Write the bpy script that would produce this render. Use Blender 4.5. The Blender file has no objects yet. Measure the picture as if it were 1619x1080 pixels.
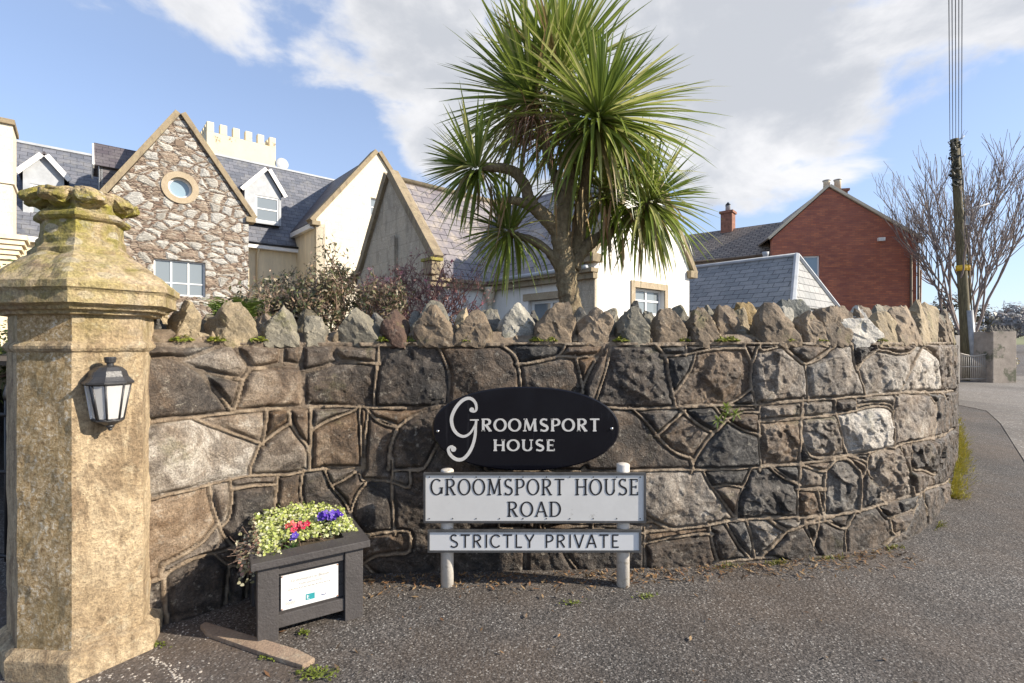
import bpy, bmesh, math, random
import numpy as np
from mathutils import Vector, Matrix
from mathutils.geometry import tessellate_polygon
R=math.radians
scene=bpy.context.scene
COL=scene.collection
# ------------------------------------------------------------------ camera
F=782.5; CX=809.5; CY=540.0; H=1.35
cam=bpy.data.cameras.new('camera'); camo=bpy.data.objects.new('camera',cam); COL.objects.link(camo)
camo.location=(0,0,H); camo.rotation_euler=(R(90),0,0)
cam.sensor_width=36; cam.lens=F/1619*36; cam.clip_start=.05; cam.clip_end=3000
scene.camera=camo
scene.render.resolution_x=1024; scene.render.resolution_y=683
# ------------------------------------------------------------------ light
SUN_EL=27; SUN_AZ=-11        # azimuth of the sun from +X (negative = towards the camera side)
sd=Vector((math.cos(R(SUN_EL))*math.cos(R(SUN_AZ)),math.cos(R(SUN_EL))*math.sin(R(SUN_AZ)),math.sin(R(SUN_EL))))
sun=bpy.data.lights.new('sun','SUN'); suno=bpy.data.objects.new('sun',sun); COL.objects.link(suno)
sun.energy=4.9; sun.angle=R(.5); sun.color=(1,.90,.76)
suno.rotation_euler=sd.to_track_quat('Z','Y').to_euler()
scene.view_settings.view_transform='Standard'; scene.view_settings.look='None'
scene.view_settings.exposure=.85; scene.view_settings.gamma=1
def vdir(px,py):
    return Vector(((px-CX)/F,1,(CY-py)/F)).normalized()
w=bpy.data.worlds.new('World'); scene.world=w; w.use_nodes=True
nt=w.node_tree; nt.nodes.clear()
def N(t,**k):
    n=nt.nodes.new(t)
    for a,b in k.items(): setattr(n,a,b)
    return n
def mth(op,a,b=None,c=None,clamp=False):
    n=nt.nodes.new('ShaderNodeMath'); n.operation=op; n.use_clamp=clamp
    for i,v in enumerate((a,b,c)):
        if v is None: continue
        if isinstance(v,(int,float)): n.inputs[i].default_value=v
        else: nt.links.new(v,n.inputs[i])
    return n.outputs[0]
tc=N('ShaderNodeTexCoord'); D3=tc.outputs['Generated']
sky=N('ShaderNodeTexSky',sky_type='NISHITA',sun_disc=False,sun_elevation=R(SUN_EL),sun_rotation=R(90-SUN_AZ),air_density=1.0,dust_density=.6,ozone_density=2.0)
# clouds: noise on the sky direction, thickened where the photographed cloud banks stand
nz=N('ShaderNodeTexNoise'); nz.inputs['Scale'].default_value=4.2; nz.inputs['Detail'].default_value=9; nz.inputs['Roughness'].default_value=.56; nz.inputs['Distortion'].default_value=.25
mp=N('ShaderNodeMapping'); mp.inputs['Scale'].default_value=(1,1,1.9); mp.inputs['Location'].default_value=(.35,.1,.2)
nt.links.new(D3,mp.inputs['Vector']); nt.links.new(mp.outputs[0],nz.inputs['Vector'])
acc=mth('MULTIPLY_ADD',nz.outputs['Fac'],3.4,-1.86)
BL=[(190,40,10,.62),(330,75,10,.5),(470,100,9,.42),(640,70,11,.5),(690,180,7,.5),(800,60,12,.3),(950,40,16,.3),(1150,20,18,.36),(1400,20,18,.36),(1600,60,16,.3),
    (1140,190,7,.42),(1240,215,7,.45),(1320,225,5,.35),(555,250,3.5,.3),(120,240,3,.3),(545,205,2.5,.25),(1170,300,6,.25),(1440,120,10,.2),(70,5,4,.4),
    (60,170,14,-.45),(250,200,14,-.45),(450,215,11,-.75),(560,210,4,-.35),(50,60,8,-.35),(1450,300,15,-.6),(1250,350,8,-.3),(1560,400,10,-.2),(1010,300,4,-.2)]
for px,py,r,wt in BL:
    v=vdir(px,py); dn=N('ShaderNodeVectorMath',operation='DOT_PRODUCT'); nt.links.new(D3,dn.inputs[0]); dn.inputs[1].default_value=v
    c0=math.cos(R(r*1.25))
    t=mth('MULTIPLY_ADD',dn.outputs['Value'],1/(1-c0),-c0/(1-c0),clamp=True)
    acc=mth('MULTIPLY_ADD',t,wt,acc)
sp=N('ShaderNodeSeparateXYZ'); nt.links.new(D3,sp.inputs[0])
rp=N('ShaderNodeMapRange',interpolation_type='SMOOTHSTEP'); nt.links.new(acc,rp.inputs[0]); rp.inputs[1].default_value=-.10; rp.inputs[2].default_value=.48
dens=rp.outputs[0]
cr=N('ShaderNodeMapRange',interpolation_type='SMOOTHSTEP'); nz2=N('ShaderNodeTexNoise'); nz2.inputs['Scale'].default_value=3.0; nz2.inputs['Detail'].default_value=7; nz2.inputs['Roughness'].default_value=.6; nz2.inputs['Distortion'].default_value=.4; nt.links.new(mp.outputs[0],nz2.inputs['Vector'])
nt.links.new(mth('MULTIPLY_ADD',acc,.30,mth('MULTIPLY',nz2.outputs['Fac'],1.6)),cr.inputs[0]); cr.inputs[1].default_value=.62; cr.inputs[2].default_value=1.2
cc=N('ShaderNodeMix',data_type='RGBA'); nt.links.new(cr.outputs[0],cc.inputs['Factor']); cc.inputs['A'].default_value=(5.0,4.95,4.95,1); cc.inputs['B'].default_value=(3.1,3.2,3.4,1)
mx=N('ShaderNodeMix',data_type='RGBA'); dd=mth('MULTIPLY',dens,.93); nt.links.new(dd,mx.inputs['Factor']); nt.links.new(cc.outputs['Result'],mx.inputs['B'])
# pale the blue a little towards the horizon haze
hz=N('ShaderNodeMapRange'); nt.links.new(sp.outputs['Z'],hz.inputs[0]); hz.inputs[1].default_value=.42; hz.inputs[2].default_value=-.02; hz.inputs[3].default_value=.34; hz.inputs[4].default_value=.62
hm=N('ShaderNodeMix',data_type='RGBA'); nt.links.new(hz.outputs[0],hm.inputs['Factor']); 
gm=N('ShaderNodeMix',data_type='RGBA',blend_type='MULTIPLY'); gm.inputs['Factor'].default_value=1; nt.links.new(sky.outputs[0],gm.inputs['A']); gm.inputs['B'].default_value=(.78,.86,1.02,1)
nt.links.new(gm.outputs['Result'],hm.inputs['A']); hm.inputs['B'].default_value=(3.5,4.15,5.3,1)
nt.links.new(hm.outputs['Result'],mx.inputs['A'])
bg=N('ShaderNodeBackground'); bg.inputs['Strength'].default_value=.115; nt.links.new(mx.outputs['Result'],bg.inputs['Color'])
wo=N('ShaderNodeOutputWorld'); nt.links.new(bg.outputs[0],wo.inputs[0])

# ------------------------------------------------------------------ scene helpers
def tag(o,label=None,cat=None,group=None,kind=None):
    if label: o['label']=label
    if cat: o['category']=cat
    if group: o['group']=group
    if kind: o['kind']=kind
    return o
def empty(name,loc,label,cat,group=None,rz=0):
    o=bpy.data.objects.new(name,None); COL.objects.link(o); o.location=loc; o.rotation_euler=(0,0,rz); o.empty_display_size=.1
    return tag(o,label,cat,group)
def origin_of(p):
    v=Vector((0,0,0))
    while p is not None: v+=Vector(p.location); p=p.parent
    return v
def link(name,me,mats,parent=None,world=True):
    if not isinstance(mats,(list,tuple)): mats=[mats]
    for m in mats: me.materials.append(m)
    o=bpy.data.objects.new(name,me); COL.objects.link(o)
    if parent is not None:
        o.parent=parent
        if world:
            me.transform(Matrix.Translation(-origin_of(parent)))
    return o
class MB:
    """collects faces in world space with uv (metres), material index and a colour attribute"""
    def __init__(s): s.v=[];s.f=[];s.uv=[];s.mi=[];s.c=[];s.sm=[]
    def face(s,pts,uv=None,mi=0,c=None,smooth=False):
        b=len(s.v); s.v+= [tuple(p) for p in pts]; s.f.append(tuple(range(b,b+len(pts))))
        s.uv+= [tuple(u) for u in (uv or [(0,0)]*len(pts))]; s.mi.append(mi); s.c+= [c or (1,1,1,1)]*len(pts); s.sm.append(smooth)
    def mesh(s,vs,fs,mi=0,smooth=False,c=None):
        b=len(s.v); s.v+=[tuple(p) for p in vs]
        s.c+=[c or (1,1,1,1)]*len(vs)
        for f in fs:
            s.f.append(tuple(i+b for i in f)); s.uv+=[(0,0)]*len(f); s.mi.append(mi); s.sm.append(smooth)
    def box(s,lo,hi,ax=None,org=(0,0,0),mi=0):
        """box in local axes ax=(X,Y,Z vectors) at org"""
        X,Y,Z=ax or (Vector((1,0,0)),Vector((0,1,0)),Vector((0,0,1))); o=Vector(org)
        P=lambda a,b,c:o+X*a+Y*b+Z*c
        x0,y0,z0=lo;x1,y1,z1=hi
        q=[[(x0,y0,z0),(x1,y0,z0),(x1,y0,z1),(x0,y0,z1)],[(x1,y1,z0),(x0,y1,z0),(x0,y1,z1),(x1,y1,z1)],
           [(x0,y1,z0),(x0,y0,z0),(x0,y0,z1),(x0,y1,z1)],[(x1,y0,z0),(x1,y1,z0),(x1,y1,z1),(x1,y0,z1)],
           [(x0,y0,z1),(x1,y0,z1),(x1,y1,z1),(x0,y1,z1)],[(x0,y1,z0),(x1,y1,z0),(x1,y0,z0),(x0,y0,z0)]]
        for i,f in enumerate(q):
            uv=[((a,c) if i<2 else (b,c) if i<4 else (a,b)) for a,b,c in f]
            s.face([P(*p) for p in f],uv,mi)
    def slab(s,poly,th,mi=0,holes=(),uax=None,mside=None):
        """planar 3D polygon (counter-clockwise seen from outside) extruded th backwards; holes are 3D loops in the same plane"""
        poly=[Vector(p) for p in poly]; holes=[[Vector(p) for p in h] for h in holes]
        n=Vector((0,0,0))
        for i in range(len(poly)): n+=poly[i].cross(poly[(i+1)%len(poly)])
        n.normalize()
        U=Vector(uax).normalized() if uax is not None else (poly[1]-poly[0]).normalized()
        U=(U-n*U.dot(n)).normalized(); V=n.cross(U); o=poly[0]
        uv=lambda p:((p-Vector((0,0,0))).dot(U),(p-Vector((0,0,0))).dot(V))
        loops=[poly]+holes; allp=[p for l in loops for p in l]
        flat=[[Vector((uv(p)[0],uv(p)[1],0)) for p in l] for l in loops]
        for t in tessellate_polygon(flat):
            q=[allp[i] for i in t]
            nn=(q[1]-q[0]).cross(q[2]-q[0])
            if nn.length<1e-9: continue
            if nn.dot(n)<0: q=q[::-1]
            s.face(q,[uv(p) for p in q],mi)
            b=[p-n*th for p in q][::-1]; s.face(b,[uv(p) for p in b],mi)
        for l in loops:
            for i in range(len(l)):
                a,b=l[i],l[(i+1)%len(l)]; L=(b-a).length; u0=uv(a)[0]
                s.face([b,a,a-n*th,b-n*th],[(L,0),(0,0),(0,th),(L,th)],mi if mside is None else mside)
        return n
    def tube(s,pts,rad,n=8,mi=0,cap=True,c=None,smooth=True):
        pts=[Vector(p) for p in pts]
        if isinstance(rad,(int,float)): rad=[rad]*len(pts)
        vs=[];fs=[]; up=None
        for i,p in enumerate(pts):
            d=(pts[min(i+1,len(pts)-1)]-pts[max(i-1,0)]).normalized()
            if up is None: up=d.orthogonal().normalized()
            up=(up-d*up.dot(d)).normalized(); w_=d.cross(up)
            for k in range(n):
                a=2*math.pi*k/n; vs.append(p+(up*math.cos(a)+w_*math.sin(a))*rad[i])
        for i in range(len(pts)-1):
            for k in range(n):
                fs.append((i*n+k,i*n+(k+1)%n,(i+1)*n+(k+1)%n,(i+1)*n+k))
        if cap:
            fs.append(tuple(range(n))[::-1]); fs.append(tuple(range((len(pts)-1)*n,len(pts)*n)))
        s.mesh(vs,fs,mi,smooth,c)
    def lathe(s,prof,org=(0,0,0),n=16,mi=0,smooth=True,ax=None):
        X,Y,Z=ax or (Vector((1,0,0)),Vector((0,1,0)),Vector((0,0,1))); o=Vector(org)
        vs=[];fs=[]
        for r,z in prof:
            for k in range(n):
                a=2*math.pi*(k+.5)/n; vs.append(o+X*r*math.cos(a)+Y*r*math.sin(a)+Z*z)
        for i in range(len(prof)-1):
            for k in range(n): fs.append((i*n+k,i*n+(k+1)%n,(i+1)*n+(k+1)%n,(i+1)*n+k))
        fs.append(tuple(range(n))[::-1]); fs.append(tuple(range((len(prof)-1)*n,len(prof)*n)))
        s.mesh(vs,fs,mi,smooth)
    def build(s,name,mats,parent=None,bevel=0):
        me=bpy.data.meshes.new(name); me.from_pydata(s.v,[],s.f)
        uvl=me.uv_layers.new(name='UVMap'); flat=np.array(s.uv,dtype=np.float32).ravel(); uvl.data.foreach_set('uv',flat)
        me.polygons.foreach_set('material_index',s.mi); me.polygons.foreach_set('use_smooth',s.sm)
        if any(c!=(1,1,1,1) for c in s.c):
            at=me.color_attributes.new('Col','FLOAT_COLOR','POINT'); at.data.foreach_set('color',np.array(s.c,dtype=np.float32).ravel())
        me.update()
        o=link(name,me,mats,parent)
        if bevel:
            bm=bmesh.new(); bm.from_mesh(me); bmesh.ops.remove_doubles(bm,verts=bm.verts,dist=1e-5)
            bmesh.ops.bevel(bm,geom=[e for e in bm.edges if len(e.link_faces)==2 and e.calc_face_angle(0)>.6],offset=bevel,segments=2,affect='EDGES',profile=.7)
            bm.to_mesh(me); bm.free(); me.update()
        return o
# ------------------------------------------------------------------ materials
class NT:
    def __init__(s,name):
        s.m=bpy.data.materials.new(name); s.m.use_nodes=True; s.t=s.m.node_tree; s.b=s.t.nodes['Principled BSDF']
        s.pos=s.t.nodes.new('ShaderNodeNewGeometry').outputs['Position']; s._uv=None
    @property
    def uv(s):
        if s._uv is None: s._uv=s.t.nodes.new('ShaderNodeTexCoord').outputs['UV']
        return s._uv
    def n(s,t,**k):
        n=s.t.nodes.new(t)
        for a,b in k.items(): setattr(n,a,b)
        return n
    def l(s,a,b): s.t.links.new(a,b)
    def mapv(s,v,sc=(1,1,1),rot=(0,0,0),loc=(0,0,0)):
        m=s.n('ShaderNodeMapping'); m.inputs['Scale'].default_value=sc; m.inputs['Rotation'].default_value=rot; m.inputs['Location'].default_value=loc; s.l(v,m.inputs['Vector']); return m.outputs[0]
    def noise(s,v,sc,det=4,ro=.55,dist=0,out='Fac'):
        n=s.n('ShaderNodeTexNoise'); n.inputs['Scale'].default_value=sc; n.inputs['Detail'].default_value=det; n.inputs['Roughness'].default_value=ro; n.inputs['Distortion'].default_value=dist; s.l(v,n.inputs['Vector']); return n.outputs[out]
    def vor(s,v,sc,feat='F1',out='Distance',rnd=1):
        n=s.n('ShaderNodeTexVoronoi',feature=feat); n.inputs['Scale'].default_value=sc; n.inputs['Randomness'].default_value=rnd; s.l(v,n.inputs['Vector']); return n.outputs[out]
    def math(s,op,a,b=None,c=None,clamp=False):
        n=s.n('ShaderNodeMath',operation=op,use_clamp=clamp)
        for i,v in enumerate((a,b,c)):
            if v is None: continue
            if isinstance(v,(int,float)): n.inputs[i].default_value=v
            else: s.l(v,n.inputs[i])
        return n.outputs[0]
    def ramp(s,f,*st):
        n=s.n('ShaderNodeValToRGB'); e=n.color_ramp.elements
        while len(e)<len(st): e.new(.5)
        for i,(p,c) in enumerate(st): e[i].position=p; e[i].color=(c if hasattr(c,'__len__') else (c,c,c))[:3]+(1,) if hasattr(c,'__len__') else (c,c,c,1)
        s.l(f,n.inputs[0]); return n.outputs[0]
    def mix(s,f,a,b,bt='MIX'):
        n=s.n('ShaderNodeMix',data_type='RGBA',blend_type=bt)
        for k,v in (('Factor',f),('A',a),('B',b)):
            if isinstance(v,(int,float)): n.inputs[k].default_value=v
            elif isinstance(v,tuple): n.inputs[k].default_value=v[:3]+(1,)
            else: s.l(v,n.inputs[k])
        return n.outputs['Result']
    def bump(s,h,st=.5,d=.01):
        n=s.n('ShaderNodeBump'); n.inputs['Strength'].default_value=st; n.inputs['Distance'].default_value=d; s.l(h,n.inputs['Height'])
        if s.b.inputs['Normal'].is_linked: s.l(s.b.inputs['Normal'].links[0].from_socket,n.inputs['Normal'])
        s.l(n.outputs[0],s.b.inputs['Normal'])
    def col(s,c):
        if isinstance(c,tuple): s.b.inputs['Base Color'].default_value=c[:3]+(1,)
        else: s.l(c,s.b.inputs['Base Color'])
    def rough(s,r):
        if isinstance(r,(int,float)): s.b.inputs['Roughness'].default_value=r
        else: s.l(r,s.b.inputs['Roughness'])
def simple(name,c,rough=.6,var=.25,sc=6,bump=0,bs=40,metal=0,spots=None,anis=(1,1,1)):
    """painted / rendered surface: base colour broken by two scales of noise, optional dirt"""
    t=NT(name); v=t.mapv(t.pos,anis)
    n1=t.noise(v,sc,6,.6); n2=t.noise(v,sc*9,4,.6)
    a=tuple(x*(1-var) for x in c); b=tuple(min(1,x*(1+var)) for x in c)
    cc=t.mix(t.ramp(n1,(.3,0.),(.7,1.)),a,b)
    cc=t.mix(t.math('MULTIPLY',t.ramp(n2,(.35,1.),(.6,0.)),.35*min(1,var*3)),cc,tuple(x*.6 for x in c))
    if spots: cc=t.mix(t.ramp(t.noise(t.pos,spots[1],5,.65),(spots[2],0.),(spots[2]+.08,1.)),cc,spots[0])
    t.col(cc); t.rough(rough); t.b.inputs['Metallic'].default_value=metal
    if bump: t.bump(t.noise(t.pos,bs,5,.6),bump,.01)
    return t.m
def attr_mat(name,rough=.6,bump=0,bs=60,trans=0,var=.3,sc=30):
    """colour from the mesh's own colour attribute (kind of leaf / petal), broken by noise"""
    t=NT(name); a=t.n('ShaderNodeVertexColor',layer_name='Col'); n=t.noise(t.pos,sc,4,.6)
    k=t.ramp(n,(.3,1-var),(.7,1.))
    t.col(t.mix(1.0,a.outputs['Color'],k,'MULTIPLY')); t.rough(rough)
    if bump: t.bump(t.noise(t.pos,bs,4,.6),bump,.005)
    if trans:
        tr=t.n('ShaderNodeBsdfTranslucent'); t.l(a.outputs['Color'],tr.inputs['Color']); m=t.n('ShaderNodeMixShader'); m.inputs[0].default_value=trans
        o=[x for x in t.t.nodes if x.type=='OUTPUT_MATERIAL'][0]; t.l(t.b.outputs[0],m.inputs[1]); t.l(tr.outputs[0],m.inputs[2]); t.l(m.outputs[0],o.inputs[0])
    return t.m
def slate_mat(name,c1,c2,bw=.36,bh=.2,mort=.006,lich=.4,moss=(.30,.29,.26),mcol=(.03,.03,.035)):
    t=NT(name); b=t.n('ShaderNodeTexBrick',offset=.5); t.l(t.uv,b.inputs['Vector'])
    b.inputs['Scale'].default_value=1; b.inputs['Brick Width'].default_value=bw; b.inputs['Row Height'].default_value=bh; b.inputs['Mortar Size'].default_value=mort; b.inputs['Mortar Smooth'].default_value=.1; b.inputs['Bias'].default_value=0
    b.inputs['Color1'].default_value=c1+(1,); b.inputs['Color2'].default_value=c2+(1,); b.inputs['Mortar'].default_value=mcol+(1,)
    n=t.noise(t.pos,2.2,7,.65); cc=t.mix(t.math('MULTIPLY',t.ramp(n,(.5,0.),(.68,1.)),lich),b.outputs['Color'],moss)
    n2=t.noise(t.mapv(t.pos,(8,8,3)),2,5,.6); cc=t.mix(.5,cc,t.ramp(n2,(.3,.45),(.7,1.)),'MULTIPLY')
    t.col(cc); t.rough(.55)
    sx=t.n('ShaderNodeSeparateXYZ'); t.l(t.uv,sx.inputs[0]); fr=t.math('FRACT',t.math('DIVIDE',sx.outputs[1],bh))
    hgt=t.math('SUBTRACT',t.math('MULTIPLY',fr,-.8),t.math('MULTIPLY',b.outputs['Fac'],1.2)); t.bump(hgt,1,.018); t.bump(t.noise(t.pos,30,4,.6),.3,.006)
    return t.m
def brick_mat():
    t=NT('red_brick'); b=t.n('ShaderNodeTexBrick',offset=.5); t.l(t.uv,b.inputs['Vector']); b.inputs['Scale'].default_value=1
    b.inputs['Brick Width'].default_value=.225; b.inputs['Row Height'].default_value=.075; b.inputs['Mortar Size'].default_value=.006; b.inputs['Mortar Smooth'].default_value=.2; b.inputs['Bias'].default_value=-.1
    b.inputs['Color1'].default_value=(.60,.20,.10,1); b.inputs["Color2"].default_value=(.38,.11,.065,1); b.inputs['Mortar'].default_value=(.2,.13,.10,1)
    n=t.noise(t.mapv(t.uv,(1,3.2,1)),1.6,7,.7); cc=t.mix(t.ramp(n,(.38,.0),(.66,.75)),b.outputs['Color'],(.26,.10,.08))
    n2=t.noise(t.uv,.5,3,.5); cc=t.mix(.6,cc,t.ramp(n2,(.3,.7),(.7,1.)),'MULTIPLY')
    t.col(cc); t.rough(.85); t.bump(b.outputs['Fac'],-.5,.008); return t.m
def rubble_mat(name='rubble_stone'):
    t=NT(name); w_=t.noise(t.uv,3.2,4,.6,out='Color'); ad=t.n('ShaderNodeVectorMath',operation='MULTIPLY_ADD'); t.l(w_,ad.inputs[0]); ad.inputs[1].default_value=(.16,.16,0); t.l(t.uv,ad.inputs[2])
    v=t.mapv(ad.outputs[0],(1.85,3.0,1)); e=t.vor(v,1,'DISTANCE_TO_EDGE'); c=t.vor(v,1,'F1','Color')
    v2=t.mapv(ad.outputs[0],(4.5,17,1)); c2=t.vor(v2,1,'F1','Color'); e2=t.vor(v2,1,'DISTANCE_TO_EDGE')
    sc=t.n('ShaderNodeSeparateColor'); t.l(c,sc.inputs[0]); sc2=t.n('ShaderNodeSeparateColor'); t.l(c2,sc2.inputs[0])
    big=t.ramp(sc.outputs[0],(0.,(.44,.43,.40)),(.35,(.56,.54,.49)),(.7,(.38,.36,.32)),(1.,(.58,.55,.48)))
    thin=t.ramp(sc2.outputs[0],(0.,(.22,.15,.11)),(.4,(.36,.29,.22)),(.7,(.30,.23,.17)),(1.,(.46,.41,.34)))
    inner=t.ramp(e,(.06,0.),(.10,1.)); cc=t.mix(inner,thin,big)
    # some cells are laid up in thin slivers altogether
    sel=t.ramp(sc.outputs[2],(.80,0.),(.81,1.)); cc=t.mix(sel,cc,thin)
    cc=t.mix(t.math('MULTIPLY',t.ramp(e2,(.05,1.),(.11,0.)),t.math('SUBTRACT',1.,inner)),cc,(.10,.07,.055))
    cc=t.mix(.55,cc,t.ramp(t.noise(t.pos,14,6,.7),(.25,.45),(.75,1.)),'MULTIPLY')
    t.col(cc); t.rough(.9)
    t.bump(t.math('ADD',t.ramp(e,(.08,0.),(.2,1.)),t.math('MULTIPLY',t.ramp(e2,(0.,0.),(.15,1.)),.35)),1,.05); t.bump(t.noise(t.pos,22,6,.65),.6,.02)
    return t.m
def sandstone_mat(name,base,alt,lich,dark,scale=1,ashlar=None,damp=.5):
    t=NT(name); n1=t.noise(t.pos,3.0*scale,8,.66,.4); n2=t.noise(t.pos,11*scale,8,.7); n3=t.noise(t.mapv(t.pos,(1,1,.35)),6*scale,7,.7,.6)
    cc=t.mix(t.ramp(n1,(.35,0.),(.62,1.)),base,alt)
    cc=t.mix(t.math('MULTIPLY',t.ramp(n3,(.50,0.),(.62,1.)),damp),cc,dark)
    cc=t.mix(t.math('MULTIPLY',t.ramp(n2,(.56,0.),(.66,1.)),.8),cc,lich)
    n4=t.noise(t.pos,75*scale,4,.7); cc=t.mix(.65,cc,t.ramp(n4,(.3,.45),(.65,1.)),'MULTIPLY')
    if ashlar:
        b=t.n('ShaderNodeTexBrick',offset=.5); t.l(t.uv,b.inputs['Vector']); b.inputs['Scale'].default_value=1; b.inputs['Brick Width'].default_value=ashlar[0]; b.inputs['Row Height'].default_value=ashlar[1]; b.inputs['Mortar Size'].default_value=.008
        cc=t.mix(t.math('MULTIPLY',b.outputs['Fac'],.5),cc,tuple(x*.45 for x in base))
    t.col(cc); t.rough(.92); t.bump(t.noise(t.pos,60*scale,6,.7),.8,.012); t.bump(n2,.5,.02)
    return t.m
def glass_mat(name,c=(.05,.07,.09),rough=.04):
    t=NT(name); t.col(c); t.rough(rough); t.b.inputs['IOR'].default_value=1.6
    t.bump(t.noise(t.pos,1.3,2,.5),.12,.05); return t.m
M={}
M['white']=simple('white_paint',(.78,.77,.74),.5,.06,3)
M['upvc']=simple('window_white',(.80,.80,.78),.35,.03,3)
M['cream']=simple('cream_render',(.78,.66,.45),.85,.14,1.3,.3,50,anis=(3,3,.5))
M['creamstone']=sandstone_mat('painted_ashlar',(.84,.76,.60),(.80,.73,.58),(.70,.60,.44),(.60,.50,.37),.5,(.8,.36),.3)
M['towerpaint']=simple('peeling_cream_paint',(.66,.57,.38),.8,.06,1,.4,20,spots=((.22,.17,.12),2.2,.62))
M['white_render']=simple('white_render',(.78,.76,.71),.85,.10,1.2,.3,60,anis=(3,3,.5))
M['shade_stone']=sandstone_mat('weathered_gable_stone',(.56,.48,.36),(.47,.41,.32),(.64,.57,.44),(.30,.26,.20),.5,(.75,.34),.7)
M['coping']=sandstone_mat('gable_coping_stone',(.29,.23,.15),(.35,.28,.18),(.40,.35,.20),(.15,.12,.08),.9,None,.6)
M['slate']=slate_mat('blue_slate',(.115,.125,.15),(.185,.19,.215),.42,.24)
M['slate_dark']=slate_mat('dark_slate',(.09,.075,.085),(.13,.115,.12),.36,.2,lich=.2)
M['slate_lodge']=slate_mat('lodge_slate',(.19,.17,.185),(.28,.255,.255),.45,.24,.009,lich=.85,moss=(.48,.41,.32))
M['slate_grey']=slate_mat('grey_slate',(.20,.21,.21),(.30,.30,.29),.40,.22,.009,lich=.45,moss=(.38,.38,.36))
M['tile']=slate_mat('brown_concrete_tile',(.20,.155,.125),(.31,.25,.20),.30,.19,.018,lich=.25,moss=(.26,.23,.18),mcol=(.02,.017,.015))
M['brick']=brick_mat(); M['chimney_brick']=simple('sooty_brick',(.26,.12,.08),.9,.4,8,.5,50); M['rubble']=rubble_mat()
M['glass']=glass_mat('window_glass',(.20,.23,.25)); M['glass_blue']=glass_mat('pale_glass',(.25,.34,.40),.06)
M['curtain']=simple('net_curtain',(.62,.62,.60),.8,.1,5)
M['lead']=simple('lead_flashing',(.38,.40,.42),.6,.15,4)
M['black']=simple('black_paint',(.018,.018,.02),.35,.3,20,.1,120)
M['gutter']=simple('brown_gutter',(.16,.11,.07),.6,.3,6)
M['buff']=simple('buff_paint',(.62,.54,.40),.7,.12,3,.2,40)
# ================================================================== GROUND
def at(px,py,Y): return Vector(((px-CX)/F*Y,Y,H-(py-CY)/F*Y))
def gnd(px,py,z=0): Y=(H-z)*F/(py-CY); return Vector(((px-CX)/F*Y,Y,z))
def asphalt(name,lo,hi,tint,sc,brown=.3):
    t=NT(name); v=t.vor(t.pos,sc,'F1','Color'); s_=t.n('ShaderNodeSeparateColor'); t.l(v,s_.inputs[0])
    cc=t.ramp(s_.outputs[0],(0.,tuple(lo*x for x in tint)),(.55,tuple((lo*.6+hi*.4)*x for x in tint)),(.93,tuple(hi*x for x in tint)),(1.,tuple(min(.6,hi*2.6)*x for x in (1,.97,.9))))
    n=t.noise(t.pos,.9,6,.65); cc=t.mix(t.math('MULTIPLY',t.ramp(n,(.42,0.),(.62,1.)),brown),cc,(.13,.085,.05))
    n2=t.noise(t.pos,5,6,.7); cc=t.mix(.7,cc,t.ramp(n2,(.3,.62),(.7,1.)),'MULTIPLY')
    n5=t.noise(t.mapv(t.pos,(1,.35,1)),.55,5,.6,.6); cc=t.mix(1.,cc,t.ramp(n5,(.35,.72),(.6,1.12)),'MULTIPLY')
    t.col(cc); t.rough(.8)
    d=t.vor(t.pos,sc,'F1'); t.bump(d,-1,.010); t.bump(t.noise(t.pos,sc*.35,4,.6),.7,.012)
    return t.m
M['asphalt']=asphalt('asphalt',.020,.17,(1.10,.98,.88),165,.35)
M['path']=asphalt('old_path',.05,.12,(1.12,.96,.86),160,.5)
M['concrete']=asphalt('pale_concrete',.14,.21,(1.10,1,.88),60,.15)
M['soil']=simple('garden_soil',(.07,.05,.03),.95,.4,8,1,30)
M['grass']=attr_mat('grass_blades',.6,0,60,.3)
b=MB(); n_=70
# one sheet to the horizon, finer near the camera so that it can undulate slightly
xs=sorted(set(list(np.linspace(-6,9,76))+[-1500,-300,-80,-30,-15,15,30,80,300,1500])); ys=sorted(set(list(np.linspace(-2,12,71))+[-60,-15,16,25,50,120,400,1500]))
def gz(x,y):
    if -6<x<9 and -2<y<12: return .0015*math.sin(x*1.7+.4)*math.cos(y*1.3)
    return 0
vs=[(x,y,gz(x,y)) for y in ys for x in xs]; nx=len(xs)
fs=[(j*nx+i,j*nx+i+1,(j+1)*nx+i+1,(j+1)*nx+i) for j in range(len(ys)-1) for i in range(nx-1)]
b.mesh(vs,fs,0,True); tag(b.build('road',M['asphalt']),kind='structure')
def sheet(name,pts,z,mat,kind='structure'):
    if sum(pts[i][0]*pts[(i+1)%len(pts)][1]-pts[(i+1)%len(pts)][0]*pts[i][1] for i in range(len(pts)))<0: pts=pts[::-1]
    b=MB(); b.slab([(p[0],p[1],z) for p in pts],.03,uax=(1,0,0)); return tag(b.build(name,mat),kind=kind)
# pale concrete apron beyond the curve of the wall
sheet('pavement',[gnd(1508,607),gnd(1513,640),gnd(1560,650),gnd(1582,670),gnd(1604,705),gnd(1640,760),gnd(1900,800),(40,16),(50,40),(12,40)][0:7]+[Vector((60,9,0)),Vector((60,24,0)),Vector((17,19,0))],.006,M['concrete'])
# worn path surface in front of the pillar
sheet('path',[Vector((-6,.3,0)),gnd(420,1300),gnd(500,1062),gnd(395,1024),gnd(250,965),Vector((-1.9,2.6,0)),Vector((-6,2.9,0))],.0045,M['path'])
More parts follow.
